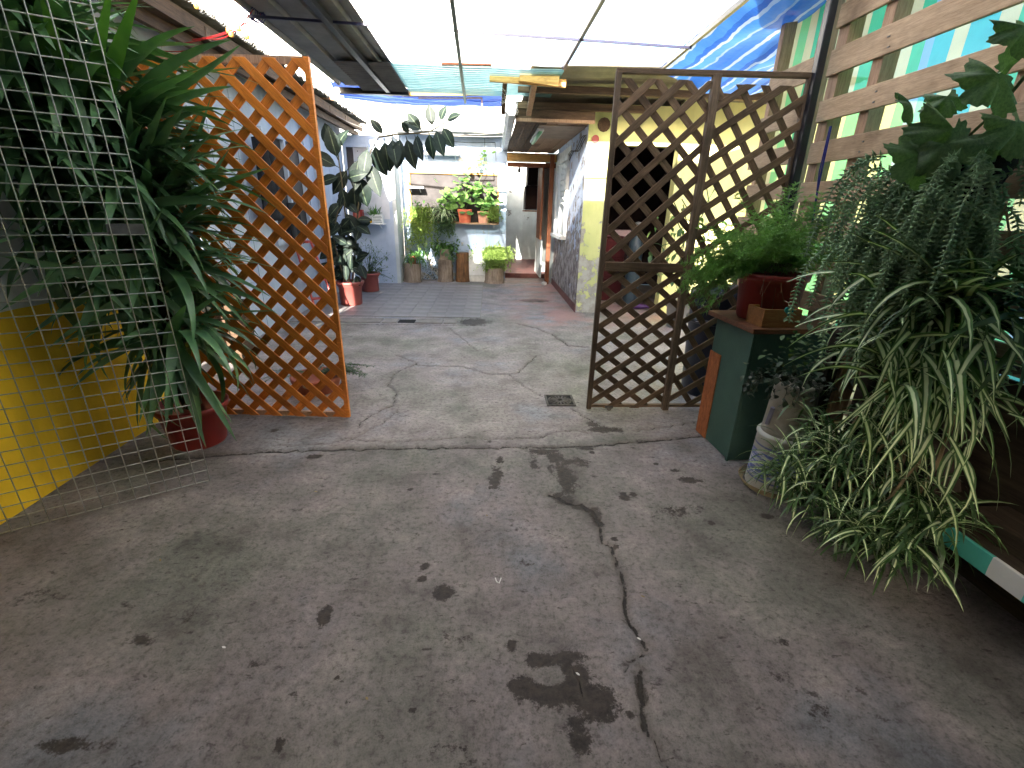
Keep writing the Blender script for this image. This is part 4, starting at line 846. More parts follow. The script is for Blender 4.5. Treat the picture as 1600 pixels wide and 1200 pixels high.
t = thing('dark_creeper', 'dark small-leaved creeper trailing over the upper white bucket', 'plant', (bc[0], bc[1], .62))
lm = [blade('leaf', m_ivy, .6, .7, 'oval', 4, .15), blade('leaf', m_ivy, 1.2, .8, 'oval', 4, .1)]
scatter(t, (bc[0], bc[1], .66), 250, lm, (.10, .08, .055), (.025, .05), (-1, 1.2))
mb = MB()
for k in range(15):
    a = random.uniform(2.2, 5.6); q = Vector((bc[0] + .1 * math.cos(a), bc[1] + .1 * math.sin(a), .64)); pts = [q]
    for s in range(9): q = q + Vector((math.cos(a) * .012 * max(0, 4 - s) + random.gauss(0, .012), math.sin(a) * .008 * max(0, 3 - s) + random.gauss(0, .008), .02 - .007 * s)); pts.append(q)
    mb.tube(pts, .0022, 3)
    for q in pts[3:]: tuft(mb, q, (random.uniform(-1, 1), random.uniform(-1, 1), random.uniform(-1, .3)), .03, .018, .3, 2)
tag(mb.build('trailing_stems', m_ivy, t), kind='stuff')
scatter(t, (bc[0] + .05, bc[1] + .05, .80), 60, [blade('leaf', m_bush, .8, .6, 'oval', 4)], (.09, .07, .06), (.03, .055), (-.5, 1.3))

# ================================================================== RIGHT FOREGROUND: stand, spider plants, succulent, lobed leaves
t = thing('plank_stand', 'dark wooden stand with turquoise and white wrapped front edge', 'stand', (2.0, 1.5, 0))
MB().box(1.80, 2.06, .45, 2.2, .275, .325).build('shelf', m_darkw, t, bevel=.004)
MB().box(1.783, 1.7985, .45, 1.42, .258, .338).build('wrapped_edge', sheetm('wrapped_edge_cloth', [(0, (.6, .62, .64)), (.34, (.07, .42, .36)), (.8, (.09, .5, .45))], 1, .34, 0, .05, weave=0, phase=.206), t, bevel=.003)
MB().box(1.88, 2.05, 1.15, 1.42, .326, .40).build('block', m_darkw, t, bevel=.006)
for y in (.6, 2.1): MB().box(1.84, 1.9, y, y + .07, 0, .274).build('leg', m_darkw, t); MB().box(1.98, 2.04, y, y + .07, 0, .274).build('leg', m_darkw, t)
MB().beam((2.0, 1.62, .326), (1.9, 1.86, 1.08), .12, .04, (0, 1, .2)).build('brace', m_darkw, t)
MB().box(1.72, 2.06, 1.55, 2.2, .90, .93).build('shelf', m_darkw, t, bevel=.004)
for x, y in ((1.74, 2.14), (2.02, 2.14)): MB().box(x, x + .05, y, y + .05, .326, .899).build('post', m_darkw, t)
MB().box(2.061, 2.075, .45, 2.3, .0, .86).build('shade_backing', m_darkw, t)  # dark sheet added for the shade behind and below the shelf
tag(MB().beam((1.84, 2.2, 0.0), (1.9, 2.16, 1.75), .1, .09, (0, 1, 0)).build('rough_post', m_palletz, None, bevel=.008), 'rough pale post standing behind the spider plant', 'post')
pot('spider_pot', 'dark brown pot hidden in the big spider plant on the upper shelf', (1.84, 1.78, .931), .12, .16, .2, m_darkw)
pot('small_spider_pot', 'low dark pot under the small spider plants on the ground', (1.76, 1.72, 0), .11, .14, .2, m_darkw)
def wallclip(q): return q.x < 2.06 and q.z > .0
sm = [blade('leaf', m_spider, b, w_, 'strap', 9, .35, twist=tw) for b in (.7, 1.2, 1.7, 2.3) for w_, tw in ((.058, .3), (.072, -.5))]
t = thing('big_spider_plant', 'large variegated spider plant arching from the upper shelf', 'spider plant', (1.80, 1.75, 1.1))
scatter(t, (1.80, 1.76, 1.10), 70, sm, (.06, .07, .02), (.4, .62), (.1, 1.1), az=(1.9, 5.2), clip=lambda q: 1.44 < q.x < 2.0 and q.y < 1.95)
scatter(t, (1.72, 1.72, .98), 90, sm, (.07, .12, .08), (.32, .55), (-.4, .8), az=(2.2, 5.0), clip=lambda q: 1.40 < q.x < 2.0 and q.y < 1.9)
scatter(t, (1.68, 1.64, .78), 70, sm, (.07, .10, .10), (.26, .42), (-.5, .6), az=(2.4, 4.9), clip=lambda q: 1.42 < q.x < 2.0 and q.y < 1.85)
scatter(t, (1.93, 1.62, 1.13), 40, [blade('leaf', m_spiderd, b, .05, 'strap', 9, .35) for b in (.7, 1.3, 1.8)], (.05, .08, .02), (.4, .62), (.1, 1.0), az=(2.6, 5.4), clip=lambda q: q.x < 2.06)
# a few long hero leaves, placed by their two ends
def hero(par, me, p0, p1, arch, w_=1.0, seg=10):
    """one long leaf from p0 to p1 rising by arch; returns nothing"""
    p0, p1 = Vector(p0), Vector(p1); mb = MB(); vs = []; uv = []; L = (p1 - p0).length
    for i in range(seg + 1):
        t = i / seg; q = p0.lerp(p1, t) + Vector((0, 0, arch * 4 * t * (1 - t))); q2 = p0.lerp(p1, t + .01) + Vector((0, 0, arch * 4 * (t + .01) * (1 - t - .01))); d = (q2 - q).normalized()
        vv = (q - CP).normalized(); s = d.cross(vv).normalized(); s = (s + Vector((0, 0, .25)) + vv * .25).normalized(); n_ = s.cross(d)
        w2 = .5 * w_ * (min(1, .5 + 2 * t) * (1 - max(0, t - .4) / .6) ** .7 + .01)
        for j, sg in enumerate((-1, 0, 1)): vs.append(q + s * (sg * w2) + n_ * (abs(sg) * w2 * -.3)); uv.append((j / 2, t))
    mb.add(vs, [(i * 3 + j, i * 3 + j + 1, i * 3 + j + 4, i * 3 + j + 3) for i in range(seg) for j in (0, 1)], uv); mb.build('leaf', me, par, True)
for a, b, ar, w_ in (((1400, 510, 1.75), (1228, 545, 1.62), .09, .018), ((1385, 560, 1.72), (1222, 573, 1.6), .07, .016), ((1370, 590, 1.7), (1240, 592, 1.6), .05, .015), ((1585, 500, 1.6), (1340, 770, 1.35), .10, .03),
                     ((1430, 520, 1.7), (1236, 840, 1.7), .06, .02), ((1500, 520, 1.6), (1300, 675, 1.45), .02, .026), ((1570, 490, 1.6), (1598, 600, 1.45), .06, .026), ((1420, 500, 1.6), (1345, 670, 1.5), .08, .024),
                     ((1520, 560, 1.6), (1470, 780, 1.4), .02, .026), ((1460, 540, 1.6), (1410, 660, 1.45), .08, .022), ((1560, 600, 1.6), (1460, 820, 1.45), .03, .024), ((1380, 480, 1.8), (1320, 430, 1.7), .05, .018)):
    hero(t, m_spider, at(*a), at(*b), ar, w_)
t = thing('small_spider_plants', 'dense small variegated spider plants spilling to the ground below the big one', 'spider plant', (1.6, 1.65, .2))
ss = [blade('leaf', m_spider, b, w_, 'strap', 7, .35) for b in (1.0, 1.6, 2.3) for w_ in (.065, .09)]
cl = [(1.44, 1.83, .34), (1.56, 1.75, .42), (1.62, 1.62, .45), (1.50, 1.66, .28), (1.66, 1.54, .34), (1.70, 1.44, .28), (1.60, 1.50, .2), (1.72, 1.50, .42), (1.50, 1.92, .22), (1.76, 1.40, .36), (1.56, 1.86, .52), (1.66, 1.68, .58), (1.60, 1.62, .14), (1.70, 1.52, .14)]
for c in cl: scatter(t, c, 24, ss, (.03, .03, .03), (.15, .28), (-.3, 1.3), clip=lambda q: q.z > .02)
mb = MB()
for c in cl:
    for k in range(60):
        a = random.uniform(0, 6.28); e = random.uniform(-.4, 1.1); tuft(mb, Vector(c) + Vector((random.gauss(0, .06), random.gauss(0, .06), random.gauss(0, .05))), (math.cos(a) * math.cos(e), math.sin(a) * math.cos(e), math.sin(e)), random.uniform(.1, .22), .010, random.uniform(1, 2.2), 5)
    for k in range(2): q = Vector(c); mb.tube([Vector((1.75, 1.7, .95)), Vector((1.6, 1.6, .9)).lerp(q, .4), q], .0025, 4)
tag(mb.build('small_leaves', m_spiderd, t), kind='stuff')
mb = MB()
for k in range(16):
    q = Vector((random.uniform(1.6, 1.75), random.uniform(1.5, 1.8), .25)); mb.tube([q, q + Vector((random.gauss(0, .04), random.gauss(0, .04), .3)), q + Vector((random.gauss(0, .07), random.gauss(0, .06), .62))], .007, 5)
tag(mb.build('woody_stems', m_drystem, t), kind='stuff')
# hanging succulent
t = thing('hanging_succulent', 'mass of hanging grey-green succulent strands in front of the pallets', 'succulent', (1.82, 1.9, 1.8))
pot('succulent_basket', 'dark hanging basket hidden behind the grey-green succulent', (1.90, 1.93, 1.50), .1, .15, .17, m_darkw)
def strand(n, L, sway):
    mb = MB(); p_ = Vector((0, 0, 0)); d = Vector((.8, 0, .3)); pts = [p_.copy()]
    for k in range(n):
        d = (d + Vector((0 + random.gauss(0, .06), random.gauss(0, .08), -.22))).normalized(); p_ = p_ + d * (L / n); pts.append(p_.copy())
    mb.tube(pts, .0035, 4)
    for k in range(1, n):
        ax_ = (pts[k + 1] - pts[k]).normalized(); o1 = ax_.orthogonal().normalized(); o2 = ax_.cross(o1)
        for s in range(3):
            a = k * 2.4 + s * 2.1; out = (o1 * math.cos(a) + o2 * math.sin(a)); dr = (out * .8 + ax_ * .45 + Vector((0, 0, -.05))).normalized(); l = random.uniform(.026, .036)
            q = pts[k]; s1 = dr.orthogonal().normalized() * .0056; s2 = dr.cross(s1).normalized() * .0056
            m1 = q + dr * l * .35; tp = q + dr * l + Vector((0, 0, .004)); mb.add([q, m1 + s1, m1 + s2, m1 - s1, m1 - s2, tp], [(0, 1, 2), (0, 2, 3), (0, 3, 4), (0, 4, 1), (5, 2, 1), (5, 3, 2), (5, 4, 3), (5, 1, 4)])
    return mb.mesh('strand', m_burro, smooth=True)
stm = [strand(n, n * .018, 0) for n in (14, 18, 22, 26, 30, 34, 26, 20)]
for k in range(190):
    a = random.uniform(2.0, 5.4); c = Vector((1.79 + random.gauss(0, .10), 1.88 + random.gauss(0, .09), random.uniform(1.32, 1.70)))
    if c.x > 2.0: c.x = 1.95
    i = random.randrange(8); inst('strand', stm[i], Matrix.Translation(c) @ Matrix.Rotation(a, 4, 'Z') @ Matrix.Diagonal((1, 1, 1, 1)), t)
for k in range(45):
    c = Vector((random.uniform(1.66, 1.98), random.uniform(1.75, 2.0), random.uniform(1.22, 1.45))); inst('strand', stm[random.choice((3, 4, 5))], Matrix.Translation(c) @ Matrix.Rotation(random.uniform(2, 5), 4, 'Z'), t)
# lobed leaves
def lobed(size=1.0):
    mb = MB(); n = 60; vs = [(0, 0, 0)]; uv = [(.5, .1)]
    rings = [.35, .7, 1.0]
    for ri in rings:
        for k in range(n + 1):
            a = math.radians(-150 + 300 * k / n); lob = .62 + .38 * abs(math.cos(a * 2.5 / 1.0)) ** .8; r = ri * (lob if ri > .5 else (.8 + .2 * lob)) * (1 + .07 * math.sin(k * 2.1) * (ri == 1))
            vs.append((r * math.cos(a) * .9 + .1, r * math.sin(a), -.28 * (ri ** 2) + .10 * math.sin(a * 5) * ri - .1 * abs(math.sin(a)) * ri)); uv.append((.5 + .5 * math.sin(a), .5))
    fs = [(0, 1 + k, 2 + k) for k in range(n)]
    for j in range(2):
        for k in range(n): fs.append((1 + j * (n + 1) + k, 1 + (j + 1) * (n + 1) + k, 2 + (j + 1) * (n + 1) + k, 2 + j * (n + 1) + k))
    return mb.add(vs, fs, uv).mesh('leaf', m_lobed, smooth=True)
t = thing('lobed_vine', 'trailing vine with large dark lobed leaves at the upper right', 'vine', (1.8, 1.75, 2.0)); lb = lobed()
MB().tube([at(1600, 120, 1.8), at(1560, 170, 1.8), at(1500, 225, 1.85), at(1470, 300, 1.85)], .006, 6).build('stem', m_gstem, t); MB().tube([at(1650, 60, 1.75), at(1560, 170, 1.8)], .006, 6).build('stem', m_gstem, t)
for px, py, Y, dx, dz, s in ((1560, 115, 1.75, -.6, -.6, .13), (1598, 90, 1.8, -.2, .6, .12), (1490, 200, 1.8, -.3, -1, .15), (1475, 225, 1.75, .15, -1, .13), (1425, 165, 1.85, -.8, .2, .07), (1480, 150, 1.9, 0, -.6, .08), (1560, 205, 1.8, .7, -.6, .12),
                            (1590, 190, 1.75, .3, -.9, .12), (1440, 240, 1.8, -.6, -.7, .12), (1600, 40, 1.7, .1, -.6, .1)):
    inst('leaf', lb, frame(at(px, py, Y), (dx, -.45, dz), (-.2, -1, .5), random.uniform(-.4, .4), s), t)
MB().tube([at(1600, 470, 1.65), at(1585, 420, 1.65), at(1572, 330, 1.7)], .004, 5).build('dry_tendril', m_drystem, t)
MB().tube([at(1572, 320, 1.7), at(1545, 390, 1.7), at(1500, 460, 1.7)], .003, 5).build('dry_tendril', m_drystem, t)
# ================================================================== LEFT: yucca, weeds
pot('yucca_pot', 'large red plastic pot of the yucca on the concrete', (-1.86, 2.72, 0), .15, .20, .27, m_redpot, .03, None)
t = thing('yucca', 'tall dark yucca with several heads of sword-shaped leaves behind the wire mesh', 'yucca', (-1.86, 2.72, .25))
trunks = [((-1.88, 2.72, .2), (-1.9, 2.74, .7), (-1.93, 2.76, 1.25)), ((-1.84, 2.74, .2), (-1.9, 2.8, .9), (-2.02, 2.78, 1.75)), ((-1.86, 2.7, .2), (-1.98, 2.66, 1.2), (-2.08, 2.62, 2.0)), ((-1.83, 2.68, .2), (-1.84, 2.66, .5), (-1.83, 2.66, .72))]
for a, b, c in trunks:
    a, b, c = map(Vector, (a, b, c)); MB().tube([a.lerp(b, s).lerp(b.lerp(c, s), s) for s in [k / 10 for k in range(11)]], .032, 10, .024).build('trunk', m_stem, t, True)
ym = [blade('leaf', m_yucca, b, w_, 'strap', 10, .3, twist=tw) for b in (.25, .7, 1.2, 1.7) for w_, tw in ((.085, .2), (.105, -.3))]
yl = [blade('leaf', m_yuccal, b, w_, 'strap', 10, .3) for b in (.2, .6) for w_ in (.085, .1)]
def yclip(q): return q.x > -2.27 and (q.y > 2.22 + (q.x + 1.53) * .63 + .03) and q.z > .02 and (q.z > .62 or q.x < -1.48) and q.x < -1.22
scatter(t, (-1.84, 2.67, .72), 95, ym, (.03, .03, .05), (.42, .66), (-1.0, .8), clip=yclip)
scatter(t, (-1.92, 2.75, 1.20), 100, ym, (.03, .03, .09), (.45, .7), (-.9, 1.0), clip=yclip)
scatter(t, (-2.02, 2.77, 1.68), 105, ym, (.03, .03, .08), (.45, .7), (-.8, 1.3), clip=yclip)
scatter(t, (-2.08, 2.62, 2.02), 60, ym, (.03, .03, .06), (.45, .7), (-.6, 1.4), clip=yclip)
scatter(t, (-1.95, 2.72, 1.48), 70, ym, (.03, .03, .06), (.42, .68), (-.9, 1.0), az=(-1.6, 1.2), clip=yclip)
scatter(t, (-2.14, 2.48, 1.80), 60, ym, (.02, .03, .06), (.4, .62), (-1.1, 1.3), clip=yclip)
for zc, xc, yc in ((1.0, -1.98, 2.66), (1.45, -2.08, 2.6), (1.9, -2.0, 2.68), (2.15, -2.12, 2.5), (1.7, -2.18, 2.42), (1.3, -2.16, 2.46)):
    scatter(t, (xc, yc, zc), 42, ym, (.04, .05, .1), (.4, .62), (-1.2, .9), clip=yclip)
for zc, xc, yc in ((1.95, -2.1, 2.55), (2.1, -1.98, 2.62), (1.6, -2.1, 2.5), (2.25, -2.15, 2.45)):
    scatter(t, (xc, yc, zc), 34, ym, (.05, .05, .08), (.42, .66), (-.3, 1.4), clip=yclip, wr=1.15)
scatter(t, (-1.88, 2.74, 1.25), 34, ym[:4], (.03, .02, .2), (.55, .75), (-.2, 1.0), az=(-.45, .35), clip=yclip)
scatter(t, (-1.92, 2.72, 1.75), 22, ym[:4], (.03, .02, .12), (.55, .75), (-.3, .9), az=(-.45, .35), clip=yclip)
scatter(t, (-2.06, 2.62, 2.1), 16, yl, (.03, .03, .04), (.45, .7), (.6, 1.4), clip=yclip)
def yh(a, b, Y0, Y1, ar, w_, mt=m_yucca): hero(t, mt, at(a[0], a[1], Y0), at(b[0], b[1], Y1), ar, w_, 12)
for a, b, Y0, Y1, ar, w_ in (((180, 190), (362, 62), 2.7, 2.6, .06, .055), ((170, 200), (378, 68), 2.72, 2.65, -.02, .05), ((170, 180), (305, 122), 2.7, 2.5, .03, .05), ((190, 220), (366, 135), 2.7, 2.6, .05, .045),
        ((210, 330), (385, 335), 2.6, 2.55, .06, .045), ((250, 470), (435, 492), 2.65, 2.7, .12, .045), ((255, 455), (395, 520), 2.65, 2.5, .14, .04), ((265, 530), (398, 692), 2.62, 2.45, .05, .055), ((270, 530), (370, 690), 2.62, 2.4, .02, .055),
        ((270, 520), (425, 625), 2.65, 2.6, .06, .045), ((230, 420), (35, 532), 2.5, 2.2, .03, .045), ((240, 450), (75, 545), 2.5, 2.25, .03, .045), ((220, 400), (0, 486), 2.5, 2.05, .05, .06), ((255, 500), (92, 545), 2.55, 2.3, .08, .04),
        ((260, 520), (180, 480), 2.6, 2.35, .04, .04), ((255, 545), (280, 640), 2.6, 2.4, .05, .06), ((265, 545), (322, 700), 2.6, 2.4, .05, .055), ((255, 520), (110, 610), 2.55, 2.35, .04, .04), ((240, 460), (0, 400), 2.5, 2.1, .02, .06),
        ((240, 430), (330, 150), 2.7, 2.9, .0, .04), ((240, 440), (300, 200), 2.75, 2.9, .0, .045), ((230, 430), (360, 230), 2.7, 2.8, .0, .04)):
    yh(a, b, Y0, Y1, ar, w_)
for a, b, Y0, Y1, ar, w_ in (((150, 190), (218, -20), 2.6, 2.4, .0, .07), ((120, 150), (62, -10), 2.5, 2.25, .0, .06), ((110, 130), (40, 10), 2.5, 2.3, .02, .09), ((140, 170), (175, -30), 2.55, 2.4, 0, .055)):
    yh(a, b, Y0, Y1, ar, w_, m_yuccal)
# low pot with weeds behind the orange trellis
pot('weed_pot', 'low dark bowl of trailing weeds behind the orange trellis', (-1.42, 3.62, 0), .16, .2, .13, m_terra)
t = thing('trailing_weed', 'pale trailing weed reaching past the edge of the orange trellis', 'plant', (-1.42, 3.62, .12))
wm = [blade('leaf', m_bush, .6, .35, 'oval', 4)]; wb = MB()
for k in range(34):
    a = random.choice((random.uniform(-.6, .8), random.uniform(0, 6.28))); L = random.uniform(.2, .52); pts = []; q = Vector((-1.42, 3.62, .13)); d = Vector((math.cos(a), math.sin(a) * .6 - .05, .45))
    for s in range(12): pts.append(q.copy()); q = q + d.normalized() * L / 11; d.z -= .07; q.z = max(q.z, .02)
    wb.tube(pts, .003, 4, .0015)
    for s in range(3, 12):
        for r_k in range(6):
            b = random.uniform(0, 6.28); tuft(wb, pts[s] + Vector([random.gauss(0, .006) for _ in range(3)]), (math.cos(b), math.sin(b), random.uniform(-.2, .8)), random.uniform(.018, .035), .009, .4, 2)
tag(wb.build('foliage', m_bush, t), kind='stuff')

# ================================================================== FAR LEFT: rubber plant, shrub, ladder
def bigpot(name, label, c, r0, r1, h, mat):
    t = thing(name, label, 'pot', c); MB().lathe(c, [(r0, 0), (r0 + .01, .01), (r1 - .02, h * .78), (r1 - .005, h * .8), (r1, h * .82), (r1, h * .88), (r1 + .02, h * .9), (r1 + .022, h), (r1 - .02, h), (r1 - .025, h - .03)], 32).build('body', mat, t, True)
    MB().lathe(c, [(.001, h - .05), (r1 - .03, h - .045), (.001, h - .03)], 16).build('soil', m_soil, t); return t
bigpot('rubber_plant_pot', 'large dusty red pot of the rubber plant at the left of the yard', (-2.12, 7.15, 0.01), .15, .19, .35, m_dustpot)
t = thing('rubber_plant', 'tall rubber plant with dark oval leaves and a branch arching over the yard', 'rubber plant', (-2.12, 7.2, .3))
def px(p, Y): return at(p[0], p[1], Y)
fl = [blade('leaf', m_ficus, b, w_, 'oval', 8, .15) for b in (.2, .5, .9) for w_ in (.42, .5)]
stems = [([(545, 445), (548, 400), (540, 340), (535, 290), (528, 240), (522, 225)], 7.2), ([(550, 445), (556, 380), (560, 320), (566, 270), (580, 235), (592, 214)], 7.3),
         ([(592, 214), (620, 210), (652, 208), (675, 204), (700, 188)], 7.3), ([(540, 445), (530, 410), (520, 370), (528, 330), (535, 320)], 7.1)]
for pts, Y in stems: MB().tube([px(p, Y) for p in pts], .014, 6, .007).build('stem', m_stem, t, True)
def fleaf(p, Y, dx, dz, s, dy=-.25): inst('leaf', random.choice(fl), frame(px(p, Y), (dx, dy + random.uniform(-.3, .3), dz), (-.1, -1, .35), random.uniform(-.4, .4), s * 1.5), t)
for p, dx, dz, s in (((575, 228), -.2, -1, .3), ((585, 222), .1, -1, .32), ((560, 245), -.1, -1, .32), ((600, 216), .1, -1, .3), ((612, 214), .2, -1, .26), ((625, 212), -.1, -1, .3), ((634, 212), .25, -1, .3), ((648, 210), .3, -1, .26),
                     ((652, 208), 0, -.9, .2), ((640, 210), -.3, .5, .14), ((600, 212), -.4, .6, .18), ((670, 205), .1, -1, .24), ((680, 200), .3, -1, .26), ((690, 196), .5, -.9, .22), ((662, 204), -.6, .3, .2), ((660, 206), -.7, .8, .2),
                     ((688, 192), .2, .9, .16), ((696, 190), .6, .3, .18), ((676, 200), -.1, .7, .2), ((545, 262), -.6, -.8, .3), ((575, 250), .3, -1, .34), ((560, 270), .2, -1, .32), ((555, 285), -.2, -1, .3)):
    fleaf(p, 7.3, dx, dz, s)
for p, dx, dz, s in (((524, 235), -.4, .8, .26), ((525, 240), .3, .9, .26), ((528, 250), -.1, .9, .28), ((530, 262), -.9, .5, .28), ((532, 275), -.7, -.2, .24), ((540, 280), .7, .2, .24), ((534, 290), .1, -1, .22), ((536, 300), -.3, -1, .2), ((534, 315), -.6, -.7, .2), ((538, 330), .5, -.8, .26)):
    fleaf(p, 7.2, dx, dz, s)
for k in range(80):
    fleaf((random.uniform(520, 562), random.uniform(335, 440)), random.uniform(7.05, 7.3), random.uniform(-1, .8), random.uniform(-1, .7), random.uniform(.13, .2))
bigpot('shrub_pot', 'dusty red pot of the bushy shrub behind the rubber plant', (-2.12, 8.35, 0.01), .14, .17, .32, m_dustpot)
t = thing('bushy_shrub', 'bushy grey-green shrub in a red pot near the end wall', 'shrub', (-2.12, 8.35, .3))
bl = [blade('leaf', m_bush, b, w_, 'oval', 4, .2) for b, w_ in ((.4, .25), (.9, .3))]
mb = MB()
for k in range(30):
    a = random.uniform(0, 6.28); e = random.uniform(.2, 1.5); L = random.uniform(.35, .62); d = Vector((math.cos(a) * math.cos(e), math.sin(a) * math.cos(e), math.sin(e))); b = Vector((-2.12, 8.35, .3)); mb.tube([b, b + d * L * .5, b + d * L + Vector((0, 0, -.05))], .005, 4, .002)
    for s in range(9): inst('leaf', random.choice(bl), frame(b + d * L * random.uniform(.3, 1), (random.gauss(0, 1), random.gauss(0, 1), random.gauss(.2, .7)), (0, 0, 1), 0, random.uniform(.06, .1)), t)
    for s in range(14): tuft(mb, b + d * L * random.uniform(.2, 1) + Vector([random.gauss(0, .03) for _ in range(3)]), (random.gauss(0, 1), random.gauss(0, 1), .3), random.uniform(.04, .08), .02, .5, 2)
for p in ((600, 432), (612, 436)): mb.tube([Vector((-2.0, 8.3, .3)), px((590, 425), 8.5), px(p, 8.7)], .005, 4)
for k in range(30): tuft(mb, px((random.uniform(585, 617), random.uniform(426, 440)), 8.6), (random.gauss(0, 1), random.gauss(0, 1), .3), .06, .02, .5, 2)
tag(mb.build('small_foliage', m_bush, t), kind='stuff')
t = thing('red_stepladder', 'small red metal stepladder standing by the rubber plant pot', 'stepladder', (-2.3, 6.6, 0))
a0, a1 = Vector((-2.08, 6.45, .01)), Vector((-2.28, 6.75, .85))
for dy in (0, .0): pass
for p, q in (((-2.10, 6.42, .012), (-2.42, 6.62, .95)), ((-2.34, 6.28, .012), (-2.60, 6.50, .95)), ((-2.30, 6.95, .012), (-2.44, 6.66, .95)), ((-2.58, 6.85, .012), (-2.61, 6.54, .95))): MB().beam(p, q, .035, .02, (1, 0, 0)).build('leg', m_redmetal, t, bevel=.003)
for s in (.25, .5, .75):
    p = Vector((-2.10, 6.42, 0)).lerp(Vector((-2.42, 6.62, .95)), s); q = Vector((-2.34, 6.28, 0)).lerp(Vector((-2.60, 6.50, .95)), s); MB().beam(p, q, .09, .02).build('tread', m_redmetal, t)
MB().box(-2.62, -2.42, 6.5, 6.66, .95, .975).build('platform', m_redmetal, t)
# shelf with three pots on the grey end wall
def shelf(label, x0, x1, y0, y1, z, th=.02, mat=None):
    t = thing('wall_shelf', label, 'shelf', (x0, y1, z)); MB().box(x0, x1, y0, y1, z - th, z).build('board', mat or m_white, t, bevel=.002)
    for x in (x0 + .06, x1 - .08): MB().beam((x, y1 - .01, z - .1), (x, y0 + .05, z - th - .008), .012, .012, (1, 0, 0)).build('bracket', m_white, t)
    return t
shelf('white shelf with a red tin and small pots on the grey end wall', -2.55, -1.95, 9.02, 9.262, 1.13)
t = thing('red_tin', 'square red tin with a wispy plant on the left end of the left shelf', 'tin', (-2.4, 9.12, 1.131))
MB().box(-2.5, -2.33, 9.06, 9.2, 1.131, 1.36).build('body', m_redpot, t, bevel=.004); MB().box(-2.46, -2.37, 9.056, 9.0595, 1.16, 1.33).build('print', m_terra, t)
t = thing('wispy_plant', 'wispy pale plant growing in the red tin', 'plant', (-2.41, 9.13, 1.36)); mb = MB()
for k in range(60): q = Vector((-2.41, 9.13, 1.34)); a = random.uniform(0, 6.28); tp = q + Vector((.16 * math.cos(a) * random.random(), .1 * math.sin(a), random.uniform(.1, .34))); mb.tube([q, tp], .0025, 3); [tuft(mb, q.lerp(tp, random.random()), (random.gauss(0, 1), random.gauss(0, 1), .2), .035, .014, .3, 2) for _ in range(6)]
tag(mb.build('foliage', m_bush, t), kind='stuff')
t = thing('yellow_white_pot', 'small white and yellow pot in the middle of the left shelf', 'pot', (-2.2, 9.12, 1.131)); MB().lathe((-2.22, 9.12, 1.131), [(.035, 0), (.05, .12), (.053, .13), (.045, .13)], 16).build('body', m_white, t, True); MB().lathe((-2.22, 9.12, 1.133), [(.0365, 0), (.044, .05), (.03, .05)], 16).build('band', m_yel, t, True)
t = thing('white_box_planter', 'white box with a blue-green pattern holding a spiky plant on the left shelf', 'planter', (-2.07, 9.12, 1.131))
MB().box(-2.16, -1.97, 9.06, 9.2, 1.131, 1.28).build('body', m_white, t, bevel=.003)
mb = MB()
for k in range(5): mb.box(-2.15 + .01 * (k % 2), -1.98 - .012 * (k % 3), 9.0565, 9.0595, 1.145 + k * .026, 1.155 + k * .026)
mb.build('pattern', m_greenbox, t)
t = thing('spiky_plant', 'spiky green plant in the white box on the left shelf', 'plant', (-2.1, 9.12, 1.27))
scatter(t, (-2.12, 9.12, 1.25), 34, [blade('leaf', m_midg, b, .12, 'strap', 5) for b in (.3, .8)], (.05, .02, .01), (.14, .26), (.4, 1.45))

# ================================================================== END WALL: shelves, flower pots, stumps
shelf('small white shelf high on the blue end wall', -1.26, -.58, 9.66, 9.895, 2.40, .04)
shelf('short white shelf on the left side of the dark window', -1.60, -1.28, 9.68, 9.895, 1.80, .035)
shelf('long flower shelf under the dark window', -1.62, .17, 9.6, 9.895, 1.155, .025, m_palletz)
def squarepot(name, label, c, s, h, mat):
    t = thing(name, label, 'pot', c, 'square pots on the flower shelf'); mb = MB(); vs = []
    for z, q in ((0, s * .42), (h * .8, s * .5), (h * .8, s * .54), (h, s * .55), (h, s * .47), (h - .03, s * .46)): vs += [(c[0] - q, c[1] - q, c[2] + z), (c[0] + q, c[1] - q, c[2] + z), (c[0] + q, c[1] + q, c[2] + z), (c[0] - q, c[1] + q, c[2] + z)]
    fs = [(3, 2, 1, 0), (20, 21, 22, 23)] + [(4 * i + k, 4 * i + (k + 1) % 4, 4 * i + 4 + (k + 1) % 4, 4 * i + 4 + k) for i in range(5) for k in range(4)]
    mb.add(vs, fs).build('body', mat, t, bevel=.003); return t
m_or = M('sunlit_orange_pot', (.62, .16, .07), (.45, .1, .05), 7, .6, .1)
squarepot('square_pot', 'square orange-red pot of the geranium in the middle of the flower shelf', (-.49, 9.74, 1.156), .25, .25, m_or)
squarepot('square_pot', 'paler terracotta pot near the right end of the flower shelf', (-.12, 9.74, 1.156), .22, .22, M('pale_terracotta', (.6, .3, .2), (.45, .2, .13), 7, .7, .1))
def roundleaf(name, mat):
    mb = MB(); n = 14; vs = [(0, 0, 0)]; uv = [(.5, .5)]
    for k in range(n): a = 2 * math.pi * (k + .5) / n; r = .5 * (1 + .08 * (k % 2)) * (.55 if k in (6, 7) else 1); vs.append((.45 + r * math.cos(a), r * math.sin(a), -.12 + .07 * (k % 2))); uv.append((.5, .5))
    return mb.add([(.45, 0, 0)] + vs[1:], [(0, 1 + k, 1 + (k + 1) % n) for k in range(n)], uv).mesh(name, mat, smooth=True)
gm = [roundleaf('leaf', m_gera), roundleaf('leaf', m_midg)]
